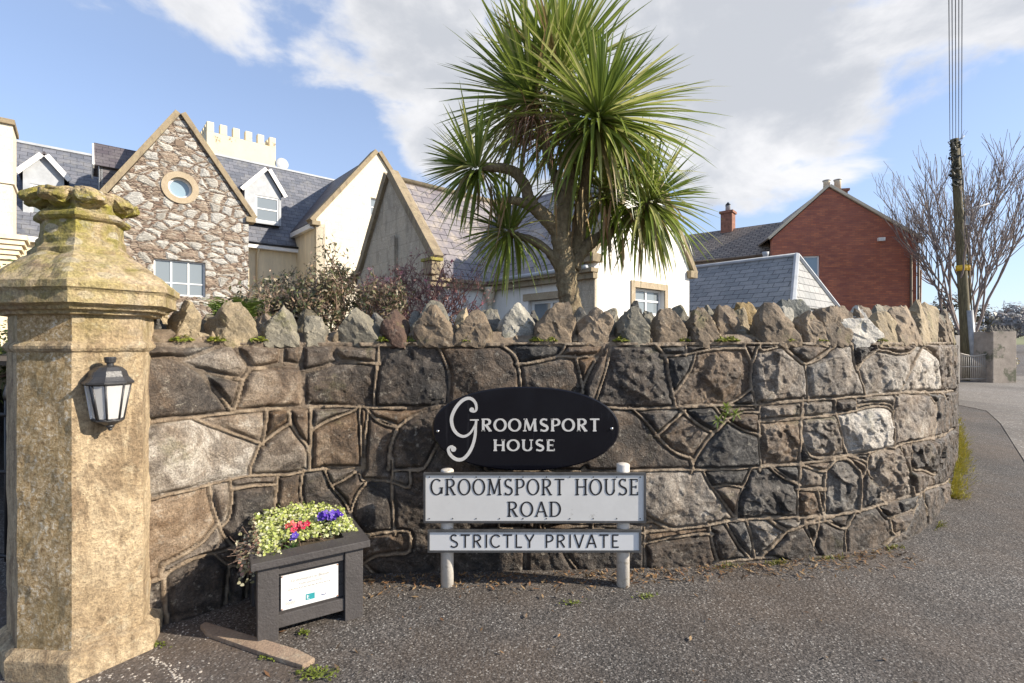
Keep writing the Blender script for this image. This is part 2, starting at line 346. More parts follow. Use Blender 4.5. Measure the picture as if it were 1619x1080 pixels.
# ================================================================== WALL
def catmull(P,n=12,closed=False):
    P=[np.array(p,float) for p in P]; out=[]
    for i in range(len(P)-1):
        p0=P[max(i-1,0)];p1=P[i];p2=P[i+1];p3=P[min(i+2,len(P)-1)]
        for k in range(n):
            t=k/n; out.append(.5*((2*p1)+(-p0+p2)*t+(2*p0-5*p1+4*p2-p3)*t*t+(-p0+3*p1-3*p2+p3)*t**3))
    out.append(P[-1]); return np.array(out)
WP=[(-1.83,2.15),(-1.64,2.35),(-1.45,2.56),(-1.15,2.77),(-.77,2.88),(0,2.92),(.72,2.96),(1.64,3.07),(2.21,3.2),(2.78,3.43),(3.5,4.03),(4.16,4.72),(5.05,5.66),(6.3,7.08),(7.9,9.0),(9.6,11.2),(11.2,13.4)]
WC=catmull(WP,60); seg=np.r_[0,np.cumsum(np.hypot(*np.diff(WC,axis=0).T))]
def wpt(u):
    return np.interp(u,seg,WC[:,0]),np.interp(u,seg,WC[:,1])
def wnor(u):
    x0,y0=wpt(u-.06);x1,y1=wpt(u+.06); dx,dy=x1-x0,y1-y0; L=np.hypot(dx,dy); return dy/L,-dx/L   # towards the camera side
UU=np.arange(0,seg[-1],.002); ux_,uy_=wpt(UU); RR=ux_/uy_
UMAX=float(UU[np.argmax(RR[:int(len(RR)*.62)])])
k_=int(np.argmax(RR)); 
def px2u(px):
    r=(px-CX)/F; m=np.where(RR[:k_+1]>=r)[0]
    return float(UU[m[0]]) if len(m) else float(UU[k_])
def w_px(px,py):
    u=px2u(px); x,y=wpt(u); return u,H-(py-CY)/F*float(y)
WTOP=1.345
W1=(230,440);W5=(230,700);W2=(600,440);W3=(900,440);W6=(900,660);W7=(1209,640);W4=(1209,440)
J=[ # pointing lines, traced per zoomed crop (3.6x)
(W1,[[(60,385),(250,385),(420,378),(620,372),(880,372),(1100,378),(1476,385)],[(100,447),(230,460),(330,425),(440,380)],[(100,450),(180,465),(260,505),(320,540),(380,620),(440,690),(492,762)],
 [(320,525),(400,550),(545,578)],[(505,385),(560,460),(590,520),(555,580),(535,650),(500,755)],[(590,520),(690,505),(800,488),(885,500)],[(885,372),(885,500),(900,560),(900,735)],[(780,380),(775,485)],
 [(95,810),(300,790),(520,762),(700,745),(900,735),(1100,730),(1300,738),(1476,738)],[(900,535),(1000,510),(1130,475),(1315,487)],[(1070,380),(1080,440),(1130,475)],[(1325,385),(1320,480),(1305,600),(1300,738)],
 [(280,800),(400,850),(540,900),(660,945)],[(692,750),(682,850),(665,940)],[(665,940),(740,880),(825,825)],[(820,740),(825,825)],[(825,825),(870,900),(925,970),(932,1085)],[(650,945),(620,1020),(595,1085)],
 [(940,740),(940,900),(935,1085)],[(945,865),(1040,810),(1160,765),(1205,735)],[(1215,740),(1225,900),(1232,1085)],[(1250,740),(1330,820),(1430,850)],[(1430,850),(1400,950),(1385,1085)],[(1265,750),(1250,900),(1242,1085)]]),
(W5,[[(95,305),(260,270),(440,220),(600,190),(800,185),(900,165),(1060,145),(1240,147)],[(365,245),(380,350),(415,460)],[(480,215),(490,330),(470,440)],[(495,268),(620,245),(748,242)],[(752,190),(750,240),(745,420)],[(895,165),(882,280),(885,420)],
 [(415,455),(440,520),(500,590),(560,590)],[(60,785),(150,725),(280,660),(400,630),(500,600)],[(400,640),(480,700),(590,700)],[(105,780),(110,900),(130,1075)],[(480,700),(470,780),(455,930)],[(590,700),(580,800),(570,930)],[(415,455),(350,540),(280,600),(120,690),(95,700)],
 [(500,600),(560,700)],[(1015,150),(1060,250),(1130,330),(1165,415)],[(1060,245),(1140,205),(1215,150)],[(1215,150),(1230,210),(1270,215),(1400,225),(1500,255)],[(1405,100),(1402,225)],[(1405,160),(1500,155)],[(1270,215),(1200,300),(1165,415)],[(1402,225),(1405,350),(1415,515)],
 [(1165,415),(1240,525),(1330,515),(1500,512)],[(1200,720),(1300,650),(1400,635),(1500,620)],[(1240,690),(1290,740),(1340,765),(1500,800)],[(1210,530),(1215,700)]]),
(W2,[[(0,383),(620,380),(800,368),(1000,362),(1476,372)],[(330,385),(370,470),(395,560),(385,720)],[(690,380),(760,430),(790,500),(805,640)],[(790,490),(920,470),(1020,440),(1060,370)],[(1020,442),(1130,450),(1260,432)],[(1115,450),(1140,540),(1160,650)],[(1290,375),(1200,520),(1150,650),(1140,720)],[(1320,375),(1290,520),(1230,700)],
 [(0,738),(150,742),(320,735),(370,725),(700,735),(1010,740),(1250,738)],[(0,805),(100,850),(60,950),(45,1085)],[(100,850),(200,780),(330,738)],[(330,940),(250,1085)],[(600,740),(620,900),(600,1085)],[(900,740),(880,900),(950,1085)]]),
(W3,[[(0,375),(220,378),(500,368),(660,360),(900,362),(1100,360),(1300,355),(1476,355)],[(470,365),(500,390),(550,450),(570,560),(590,660),(602,725)],[(535,440),(660,435),(780,410),(900,400),(1000,400)],[(665,360),(668,435)],[(795,362),(795,405)],[(720,430),(690,530),(590,665)],[(990,362),(1005,410),(1040,490),(1035,600),(1062,722)],[(1070,400),(1040,490)],
 [(1035,630),(960,690),(880,728)],[(1090,360),(1095,410),(1215,385)],[(1210,357),(1215,385),(1270,430),(1340,485),(1400,460),(1500,395)],[(1340,485),(1355,600),(1362,692)],[(200,735),(370,745),(600,735),(800,725),(1060,722),(1200,705),(1360,692),(1500,685)],[(355,742),(440,820),(520,920),(600,990),(695,1028)],[(650,760),(560,840),(500,895)],
 [(630,740),(730,830),(820,880)],[(905,800),(820,880),(760,960),(710,1050),(695,1110)],[(820,725),(870,790),(905,800)],[(905,800),(990,765),(1080,765)],[(905,815),(980,860),(1078,892)],[(1085,720),(1080,900),(1088,1090)],[(1085,815),(1200,800),(1320,795),(1480,785)],[(1325,695),(1320,900),(1308,1065)],[(1322,900),(1370,1010),(1500,1032)]]),
(W6,[[(-300,305),(430,305),(570,300),(760,300),(1000,290),(1200,275),(1320,262),(1480,245)],[(690,235),(700,265),(712,300)],[(760,300),(800,380),(860,460),(945,575)],[(815,398),(900,385),(990,400)],[(1035,290),(985,400),(955,480),(950,585)],[(1140,282),(1210,340),(1305,382)],[(1310,262),(1315,320),(1300,410),(1300,575)],[(1300,410),(1450,405)],
 [(430,655),(580,640),(760,620),(900,592),(1000,582),(1200,572),(1480,570)],[(400,540),(445,570),(510,610),(595,642)],[(430,720),(600,682),(800,662)],[(430,640),(430,860)],[(795,615),(820,740),(848,830)],[(885,595),(950,710),(1025,800)],[(1005,580),(1040,700),(1052,800)],[(820,830),(1000,808),(1150,798),(1230,820)],[(1130,575),(1235,648),(1335,612),(1480,590)],[(1240,648),(1160,720),(1090,800)],[(1335,600),(1380,700),(1425,800)],[(1425,570),(1390,715)],
 [(-100,600),(430,600)],[(-250,620),(-250,860)],[(0,650),(-30,760),(40,860)],[(-420,310),(-400,640)],[(-200,310),(-190,600)],[(100,310),(130,600)],[(-500,645),(-300,630),(-100,655),(0,650),(200,640),(430,660)]]),
(W7,[[(0,95),(200,80),(400,55),(520,35),(600,12),(700,15),(738,60),(740,150),(738,245)],[(215,-10),(205,100),(200,340)],[(395,-25),(410,55)],[(515,-35),(525,38)],[(410,55),(435,140),(445,220),(480,290)],[(205,180),(240,260),(280,300),(400,300),(480,288)],[(0,350),(200,340)],[(480,288),(600,270),(740,243),(900,200),(1070,135)],[(970,0),(985,60),(958,185)],[(1045,0),(1030,150)],
 [(0,640),(220,640),(400,630),(560,602),(700,560),(870,510),(960,470),(1070,405)],[(35,348),(120,410),(190,450)],[(205,340),(185,480),(190,640)],[(200,340),(310,378),(355,372),(400,320),(460,308),(510,340),(552,410),(545,600)],[(350,375),(338,480),(345,630)],[(190,482),(340,485)],[(300,485),(335,630)],[(480,290),(580,330),(560,410)],[(580,330),(590,390),(650,460),(685,560)],[(590,280),(580,330)],
 [(770,235),(800,330),(830,420),(850,512)],[(835,220),(842,362),(900,370),(965,400)],[(1000,170),(990,300),(960,385),(960,470)],[(10,645),(130,712),(230,680),(330,640)],[(130,712),(60,790),(-10,850)],[(225,642),(260,760),(295,850)],[(310,640),(380,680),(462,706),(515,612)],[(312,650),(290,760),(278,830)],[(462,706),(455,860)],[(645,582),(690,640),(720,640),(850,600),(900,500)],[(715,640),(722,720),(740,745),(680,800)],[(770,545),(778,625)],[(740,745),(810,700),(855,600)],[(905,495),(935,700)],[(1000,450),(1025,640)]]),
(W4,[[(0,360),(200,362),(400,368),(600,355),(800,352),(900,345),(1070,338)],[(90,362),(100,395),(160,440),(232,490),(340,440),(385,370)],[(232,490),(240,600),(245,697)],[(495,365),(510,480),(545,570),(572,672)],[(635,358),(645,405),(700,415),(760,430),(830,420),(895,348)],[(820,352),(832,420)],[(645,405),(560,475),(525,520)],[(905,385),(860,470),(820,550),(770,655)],[(900,390),(935,410),(968,480),(972,560),(978,645)],
 [(985,345),(1000,450),(1012,560),(1032,642)],[(0,715),(250,697),(560,672),(760,655),(900,650),(1070,640)],[(218,700),(218,795)],[(395,690),(405,780)],[(515,680),(522,745)],[(522,728),(620,710),(720,722),(740,770)],[(920,650),(975,740),(962,905)],[(1000,645),(1042,740),(1030,870)],[(740,655),(735,735)],[(1045,340),(1035,640)]]),
]
DU=.0062; DZ=.0052; U0=0.0; ncol=int((seg[-1]-U0)/DU*1.0)
u_near=px2u(1508); 
us=list(np.arange(0,u_near+.9,DU)); us+=list(np.arange(us[-1]+.03,seg[-1],.05)); us=np.array(us)
zs=np.arange(-.06,WTOP+.001,DZ); NU=len(us); NZ=len(zs)
Ug,Zg=np.meshgrid(us,zs)         # NZ x NU
dist=np.full(Ug.shape,9.0); 
rng=np.random.default_rng(7)
def add_line(pts,step=3):
    P=catmull(pts,step)
    for (a0,b0),(a1,b1) in zip(P[:-1],P[1:]):
        pad=.09
        i0,i1=np.searchsorted(us,[min(a0,a1)-pad,max(a0,a1)+pad]); j0,j1=np.searchsorted(zs,[min(b0,b1)-pad,max(b0,b1)+pad])
        if i1<=i0 or j1<=j0: continue
        X=Ug[j0:j1,i0:i1];Y=Zg[j0:j1,i0:i1]; dx,dy=a1-a0,b1-b0; L=dx*dx+dy*dy+1e-12
        t=np.clip(((X-a0)*dx+(Y-b0)*dy)/L,0,1); d=np.hypot(X-a0-t*dx,Y-b0-t*dy)
        dist[j0:j1,i0:i1]=np.minimum(dist[j0:j1,i0:i1],d)
LINES=[[w_px(ox+x/3.6,oy+y/3.6) for x,y in ln] for (ox,oy),lines in J for ln in lines]

for l in LINES:
    if l[0][0]<px2u(263) and (len(l)<2 or l[1][0]>l[0][0]+.01): l.insert(0,(0.,l[0][1]-.02))
LINES.append([(float(u_),WTOP-.008+float(rng.uniform(-.007,.004))) for u_ in np.arange(0,seg[-1],.13)])
SMP=[np.array(catmull(l,6)) for l in LINES]
for i,l in enumerate(LINES):          # run every loose end on to the nearest joint
    oth=np.concatenate([q for k,q in enumerate(SMP) if k!=i])
    for e in (0,-1):
        p=np.array(l[e]); q=np.array(l[1] if e==0 else l[-2]); dr=(p-q)/(np.hypot(*(p-q))+1e-9)
        v=oth-p; d=np.hypot(*v.T); fw=v@dr/(d+1e-9); cost=d*(1.6-fw*.6); k=int(np.argmin(cost))
        if .004<d[k]<.16 and p[1]>.06: l.insert(0,tuple(oth[k])) if e==0 else l.append(tuple(oth[k]))
for l in LINES: add_line(l)
add_line([(0,WTOP-.004),(seg[-1],WTOP-.004)],1)
# the stretch past the bend continues in the same manner
u=u_near+.1; lv=[.98,.62,.3]
for z_ in lv: add_line([(u,z_+rng.uniform(-.03,.03)) for u in np.arange(u_near,seg[-1],.5)])
for a,b_ in ((WTOP,.98),(.98,.62),(.62,.3),(.3,-.05)):
    u=u_near+.15
    while u<seg[-1]: add_line([(u,a),(u+rng.uniform(-.06,.06),b_)]); u+=rng.uniform(.22,.5)
# ---- noise
def vn(x,y,seed=0):
    xi=np.floor(x);yi=np.floor(y);fx=x-xi;fy=y-yi; fx=fx*fx*(3-2*fx);fy=fy*fy*(3-2*fy)
    h=lambda a,b:np.modf(np.abs(np.sin(a*127.1+b*311.7+seed*74.7)*43758.5453))[0]
    return (h(xi,yi)*(1-fx)+h(xi+1,yi)*fx)*(1-fy)+(h(xi,yi+1)*(1-fx)+h(xi+1,yi+1)*fx)*fy
def facet(x,y,seed=0,tilt=1.):
    """piecewise-flat chipped relief: every jittered cell is a small plane with its own tilt"""
    xi=np.floor(x);yi=np.floor(y); best=np.full(x.shape,9.); out=np.zeros(x.shape)
    h=lambda a,b,s:np.modf(np.abs(np.sin(a*127.1+b*311.7+s*74.7+seed*13.3)*43758.5453))[0]
    for dx in (-1,0,1):
        for dy in (-1,0,1):
            a=xi+dx;b=yi+dy; px=a+h(a,b,1);py=b+h(a,b,2); d=(x-px)**2+(y-py)**2; m=d<best
            v=(h(a,b,3)-.5)+tilt*((h(a,b,4)-.5)*(x-px)+(h(a,b,5)-.5)*(y-py))*2
            best=np.where(m,d,best); out=np.where(m,v,out)
    return out
def fbm(x,y,o=5,seed=0,g=.5):
    s=0;a=1;tt=0
    for k in range(o): s=s+a*vn(x*2**k,y*2**k,seed+k);tt+=a;a*=g
    return s/tt
# ---- cells = stones
wid=.0036+.0052*vn(Ug*4,Zg*4,3)+.0032*vn(Ug*17,Zg*17,4)
free=(dist>wid*.95)
lab=-np.ones(free.shape,int); nl=0
for j in range(NZ):
    for i in range(NU):
        if free[j,i] and lab[j,i]<0:
            st=[(j,i)];lab[j,i]=nl
            while st:
                a,c=st.pop()
                for q,r_ in ((a+1,c),(a-1,c),(a,c+1),(a,c-1)):
                    if 0<=q<NZ and 0<=r_<NU and free[q,r_] and lab[q,r_]<0: lab[q,r_]=nl; st.append((q,r_))
            nl+=1
# known light / dark stones of the photograph: px,py,tone,warm
SD=[(330,720,.62,.35),(310,830,.42,.9),(290,620,.28,.35),(345,575,.42,.5),(420,620,.36,.6),(400,560,.4,.6),(410,680,.55,.6),(400,800,.42,.35),(430,720,.35,.5),(320,940,.05,.1),(350,820,.5,.6),(500,565,.24,.3),(535,605,.12,.4),(650,600,.06,.2),(765,585,.2,.65),(870,590,.24,.5),(860,555,.03,.1),(530,700,.22,.8),(600,690,.14,.6),(650,700,.18,.5),(600,800,.1,.4),(510,790,.16,.3),(560,760,.12,.5),
(1000,600,.16,.3),(1070,590,.1,.1),(1130,600,.34,.85),(1225,595,.42,.35),(1320,590,.42,.3),(1400,580,.46,.35),(1462,580,.78,.4),(1020,700,.16,.45),(1080,690,.26,.6),(1050,655,.3,.2),(1150,700,.16,.15),(1230,700,.3,.75),(1300,690,.36,.4),(1372,680,.80,.3),(1448,650,.40,.5),(1080,790,.62,.35),(1200,780,.2,.2),(1140,755,.06,.2),(1150,785,.25,.5),(1280,750,.34,.4),(1330,765,.22,.2),(1410,750,.42,.6),(1260,800,.7,.2),(1070,875,.55,.5),(1150,850,.22,.2),(1205,840,.4,.3),(1260,860,.3,.4),(1305,855,.5,.9),(1370,835,.56,.5),(1440,830,.4,.4),(1480,800,.7,.4),(1360,640,.34,.4),(1240,650,.3,.3),(1290,645,.4,.3),(1300,545,.45,.4),(1240,545,.3,.4),(1380,545,.1,.1),(1440,700,.5,.3),(1460,790,.3,.2),(700,880,.1,.3),(850,880,.14,.4)]
tone=np.zeros(nl);warm=np.zeros(nl)
for k in range(nl): tone[k]=rng.uniform(.02,.50); warm[k]=rng.uniform(.0,.9)
for px,py,tn,wm in SD:
    u,z=w_px(px,py); i=min(NU-1,np.searchsorted(us,u)); j=min(NZ-1,max(0,np.searchsorted(zs,z)))
    if lab[j,i]>=0: tone[lab[j,i]]=tn+(.16 if px>1180 and tn>.2 else .10 if px<450 and tn>.3 else 0); warm[lab[j,i]]=wm  # sunlight on both ends of the wall added as paler stone tone
Hh=np.zeros(Ug.shape); Tn=np.full(Ug.shape,.3); Wm=np.full(Ug.shape,.5)
nb=fbm(Ug*5+3,Zg*5,5,11,.55); chip=np.abs(fbm(Ug*9+Zg*7,Zg*6-Ug*5,4,21,.55)-.5)*2; fine=fbm(Ug*34,Zg*34,3,31)
wU=Ug+.05*(fbm(Ug*8,Zg*8,3,41)-.5);wZ=Zg+.05*(fbm(Ug*8,Zg*8,3,51)-.5)
fc=facet((wU+.5*wZ)*9,(wZ-.3*wU)*6,1)+.45*facet((wU+.7*wZ)*21,(wZ-.5*wU)*15,2)
order=np.argsort(lab.ravel(),kind='stable'); ls=lab.ravel()[order]; starts=np.searchsorted(ls,np.arange(nl)); ends=np.searchsorted(ls,np.arange(nl),'right')
uf,zf,df=Ug.ravel(),Zg.ravel(),dist.ravel(); Hf=Hh.ravel();Tf=Tn.ravel();Wf=Wm.ravel()
for k in range(nl):
    ix=order[starts[k]:ends[k]]; u=uf[ix];z=zf[ix]; cu,cz=u.mean(),z.mean(); su,sz=u.std()+.02,z.std()+.02
    rough=rng.uniform(.8,1.6) if cu>px2u(960) else rng.uniform(.35,.95)
    base=rng.uniform(.012,.034)
    pl=np.full(len(ix),base)
    for q in range(int(rng.integers(3,6))):
        a=rng.uniform(0,2*math.pi); sl=rng.uniform(.10,.48)*rough
        pl=np.minimum(pl,base+rng.uniform(.3,1.0)*sl*(su+sz)*.5-sl*((u-cu)*math.cos(a)+(z-cz)*math.sin(a)))
    pl=np.maximum(pl,base-.02); edge=np.clip((df[ix]-wid.ravel()[ix]-.002)/.024,0,1); edge=1-(1-edge)**2.0
    Hf[ix]=(pl+.016)*edge-.016+edge*rough*(fc.ravel()[ix]*(.012 if cu>px2u(1180) else .0045)+(nb.ravel()[ix]-.5)*.013+(fine.ravel()[ix]-.5)*.011)
    Tf[ix]=tone[k]; Wf[ix]=warm[k]
rb=1-(dist/wid)**2; mort=(dist<wid*1.0)
mh=-.003+.006*np.clip(rb*2.6,0,1)+.010*(vn(Ug*22,Zg*22,5)-.5)+.012*(fine-.5)+.008*(vn(Ug*6,Zg*6,15)-.5)
Hh=np.where(mort,mh,Hh); 
# a few missing / broken stretches of pointing
brk=fbm(Ug*2.3,Zg*2.3,3,77); Hh=np.where(mort&(brk>.66),Hh-.016,Hh)
mask=np.clip(1-(dist/wid-.85)/.3,0,1)*np.where(brk>.70,.35,1.)
wx,wy=wpt(us); nx_,ny_=wnor(us)
VX=wx[None,:]+Hh*nx_[None,:]; VY=wy[None,:]+Hh*ny_[None,:]
verts=np.stack([VX,VY,Zg+0*VX],-1).reshape(-1,3)
idx=np.arange(NZ*NU).reshape(NZ,NU)
faces=np.stack([idx[:-1,:-1],idx[:-1,1:],idx[1:,1:],idx[1:,:-1]],-1).reshape(-1,4)
colr=np.stack([mask,Tn,Wm,np.ones_like(mask)],-1).reshape(-1,4)
# top and back
TH=.46; nt_=14; vv=[verts];cc_=[colr];ff=[faces]; base=len(verts)
top=[]
for q in range(1,nt_+1):
    o=TH*q/nt_; zz=WTOP+(.0 if q==1 else .03)+.05*(vn(us*11,us*0+q*1.7,8)-.25)*(q>1)
    top.append(np.stack([wx-o*nx_,wy-o*ny_,zz],-1))
zb=1.0
top.append(np.stack([wx-TH*nx_,wy-TH*ny_,0*us+zb],-1))
top=np.array(top); vv.append(top.reshape(-1,3)); m_=np.zeros((len(top),NU,4)); m_[...,0]=.55+.45*vn(us*6,us*0,4); m_[...,1]=.3; m_[...,2]=.6; m_[...,3]=1; cc_.append(m_.reshape(-1,4))
ti=np.concatenate([idx[-1:],base+np.arange(len(top)*NU).reshape(len(top),NU)])
ff.append(np.stack([ti[:-1,:-1],ti[:-1,1:],ti[1:,1:],ti[1:,:-1]],-1).reshape(-1,4))
verts=np.concatenate(vv);colr=np.concatenate(cc_);faces=np.concatenate(ff)
wall=empty('stone_wall',(0.0,2.9,0),'long curved dark basalt garden wall with raised pointing and jagged upright coping stones','wall')
me=bpy.data.meshes.new('masonry'); me.from_pydata(verts.tolist(),[],faces.tolist())
a_=me.color_attributes.new('Col','FLOAT_COLOR','POINT'); a_.data.foreach_set('color',colr.astype(np.float32).ravel())
me.polygons.foreach_set('use_smooth',[True]*len(faces))
t=NT('basalt_masonry'); a=t.n('ShaderNodeVertexColor',layer_name='Col'); s_=t.n('ShaderNodeSeparateColor'); t.l(a.outputs['Color'],s_.inputs[0])
n1=t.noise(t.pos,6,9,.72,1.1); n2=t.noise(t.pos,26,6,.7); n3=t.noise(t.pos,2.6,6,.65,.8); n4=t.noise(t.pos,120,4,.7)
tn=t.math('ADD',s_.outputs[1],t.math('MULTIPLY_ADD',n1,2.3,-1.12),clamp=True)
cold=t.ramp(tn,(0.,(.016,.015,.015)),(.35,(.085,.080,.073)),(.75,(.27,.25,.22)),(1.,(.54,.50,.44)))
wrm=t.ramp(tn,(0.,(.042,.025,.013)),(.35,(.155,.095,.050)),(.75,(.31,.225,.145)),(1.,(.48,.41,.32)))
wm=t.math('ADD',s_.outputs[2],t.math('MULTIPLY_ADD',n3,1.6,-.8),clamp=True)
cc=t.mix(wm,cold,wrm)
cc=t.mix(t.math('MULTIPLY',t.ramp(n2,(.58,0.),(.68,1.)),.6),cc,(.40,.36,.29))      # pale lichen flecks
cc=t.mix(t.math('MULTIPLY',t.ramp(t.noise(t.pos,3.1,6,.7,.3),(.60,0.),(.68,1.)),.4),cc,(.14,.13,.05))  # green-brown algae
cc=t.mix(1.,cc,t.ramp(n4,(.3,.45),(.66,1.3)),'MULTIPLY')
mo=t.ramp(t.noise(t.pos,16,6,.7),(.3,(.11,.082,.055)),(.5,(.28,.21,.14)),(.75,(.44,.36,.26)))
cc=t.mix(t.math('MULTIPLY',s_.outputs[0],t.ramp(t.noise(t.pos,5,5,.7),(.25,.55),(.5,1.))),cc,mo)
t.col(cc); t.rough(t.ramp(n1,(.3,.42),(.7,.8))); t.bump(n2,.7,.022); t.bump(n4,1,.008); t.bump(t.noise(t.mapv(t.pos,(1,1,.6),(0,.6,0)),48,5,.75,.8),.6,.012); M['masonry']=t.m
link('masonry',me,t.m,wall)
# ---------------------------------------------------------------- rocks
_ico=None
def ico(n=4):
    bm=bmesh.new(); bmesh.ops.create_icosphere(bm,subdivisions=n,radius=1); v=np.array([p.co[:] for p in bm.verts]); f=[[q.index for q in p.verts] for p in bm.faces]; bm.free(); return v,f
ICO4=ico(4); ICO3=ico(3); ICO2=ico(2)
def n3d(p,sc,seed): return (fbm(p[:,0]*sc+p[:,2]*sc*.7+seed,p[:,1]*sc-p[:,2]*sc*.6+seed*1.7,4,seed)-.5)*2
def rock(planes,seed,amp=.006,ic=ICO4,sharp=90):
    """convex stone: star-shaped intersection of half-spaces n.p<=b, slightly rounded, then chipped"""
    d,f=ic; n=np.array([p[:3] for p in planes],float); b_=np.array([p[3] for p in planes],float); L=np.linalg.norm(n,axis=1); n/=L[:,None]; b_/=L
    q=(d@n.T)/b_[None,:]; q=np.maximum(q,1e-6)
    r=1/(np.sum(q**sharp,1)**(1/sharp)); p=d*r[:,None]
    s=np.abs(p).max(); p=p+d*(facet((p[:,0]+p[:,2]*.4)*15+seed,(p[:,2]-p[:,0]*.3+p[:,1])*11,3)*amp*1.5+n3d(p,9,seed)*amp*1.1+n3d(p,30,seed+5)*amp)[:,None]
    return p,f
cm=NT('coping_rock'); oi=cm.n('ShaderNodeVertexColor',layer_name='Col')
n1=cm.noise(cm.pos,9,8,.68,.4); n2=cm.noise(cm.pos,34,6,.72)
c1=cm.mix(cm.ramp(n1,(.35,0.),(.66,1.)),(.55,.55,.55),(1.25,1.2,1.1)); c2=cm.mix(1.,oi.outputs['Color'],c1,'MULTIPLY')
c2=cm.mix(cm.math('MULTIPLY',cm.ramp(n2,(.58,0.),(.70,1.)),.5),c2,(.42,.39,.32)); c2=cm.mix(cm.math('MULTIPLY',cm.ramp(cm.noise(cm.pos,4.2,6,.7),(.57,0.),(.66,1.)),.5),c2,(.20,.19,.07))
c2=cm.mix(.8,c2,cm.ramp(cm.noise(cm.pos,130,4,.7),(.3,.5),(.65,1.1)),'MULTIPLY')
cm.col(c2); cm.rough(.85); cm.bump(n1,.6,.03); cm.bump(n2,.7,.012); M['coping_rock']=cm.m
def coping(x0,x1,yt,pk=.5,back=0,tone=(.15,.125,.10),lean=0,flat=.25,th=.13,yb=540,u01=None,hh=None):
    if u01: u0,u1=u01
    else: u0,u1=px2u(x0),px2u(x1)
    uc=(u0+u1)/2; x,y=map(float,wpt(uc)); nx,ny=map(float,wnor(uc)); Yd=y-back*ny if ny<0 else y
    x-=nx*(back+.075); y-=ny*(back+.075)
    wd=u1-u0; hgt=hh or (CY-yt)/F*y; zb=WTOP-.03 if hh is None else WTOP-.03
    if u01 is None:
        r=((x0+x1)/2-CX)/F; 
        if back: # keep the traced bearing at the deeper distance
            wd*=y/(y+ny*(back+.075)); 
        hgt=(CY-yt)/F*y+ (H-WTOP)
    wd*=1.16; hgt+=.035; seed=random.randint(0,9999); rr=random.Random(seed)
    hw=wd/2; c=hgt*.42; cx0=0
    tpx=(pk-.5)*wd; 
    tx,ty=-ny,nx      # along-wall axis (to the right), local X; local Y points away from the camera
    j=lambda a:rr.uniform(-a,a)
    pl=[(0,0,-1,c),(j(.12),-1,j(.18)+.12,th*rr.uniform(.42,.55)),(j(.25),-1,.35+j(.2),th*.66),(j(.1),1,j(.1),th*.55),(j(.2),1,.6,th*.75)]
    # two sides: lower near-vertical, upper sloping to the peak
    fl=flat*wd*.5; zt=hgt-c; sh=hgt*rr.uniform(.25,.5)-c
    for sgn in (-1,1):
        ax_=sgn*hw; pl.append((sgn,j(.1),j(.06),hw*rr.uniform(.93,1.0)))
        bx=tpx+sgn*fl; p0=(ax_,sh);p1=(bx,zt*1.0); dx,dz=p1[0]-p0[0],p1[1]-p0[1]; nX,nZ=(dz,-dx) if sgn>0 else (-dz,dx)
        L=math.hypot(nX,nZ)+1e-9; nX/=L;nZ/=L; bb=nX*p0[0]+nZ*p0[1]
        if bb>.012: pl.append((nX,j(.12),nZ,bb))
    pl.append((j(.35),j(.3),1,zt)); 
    for q in range(5): 
        a=rr.uniform(0,6.28); pl.append((math.cos(a),-abs(math.sin(a)),rr.uniform(-.3,.9),rr.uniform(.70,1.0)*max(hw,th*.6)))
    p,f=rock(pl,seed,.007)
    ca,sa=math.cos(lean),math.sin(lean); X=p[:,0]*ca+(p[:,2])*sa; Z=-p[:,0]*sa+p[:,2]*ca
    Wx=x+X*tx-p[:,1]*nx; Wy=y+X*ty-p[:,1]*ny; Wz=zb+c+Z
    b=MB(); k=rr.uniform(.85,1.15); col=tuple(v*k for v in tone)+(1,)
    b.mesh(np.stack([Wx,Wy,Wz],-1).tolist(),f,0,False,col)
    return b.build('coping_stone',M['coping_rock'],wall)
random.seed(5)
LG=(.38,.37,.33);BR=(.20,.155,.11);TAN=(.33,.27,.18);DK=(.06,.058,.055);GR=(.22,.205,.165);PK=(.30,.235,.17);WH=(.62,.60,.56);RD=(.10,.06,.045)
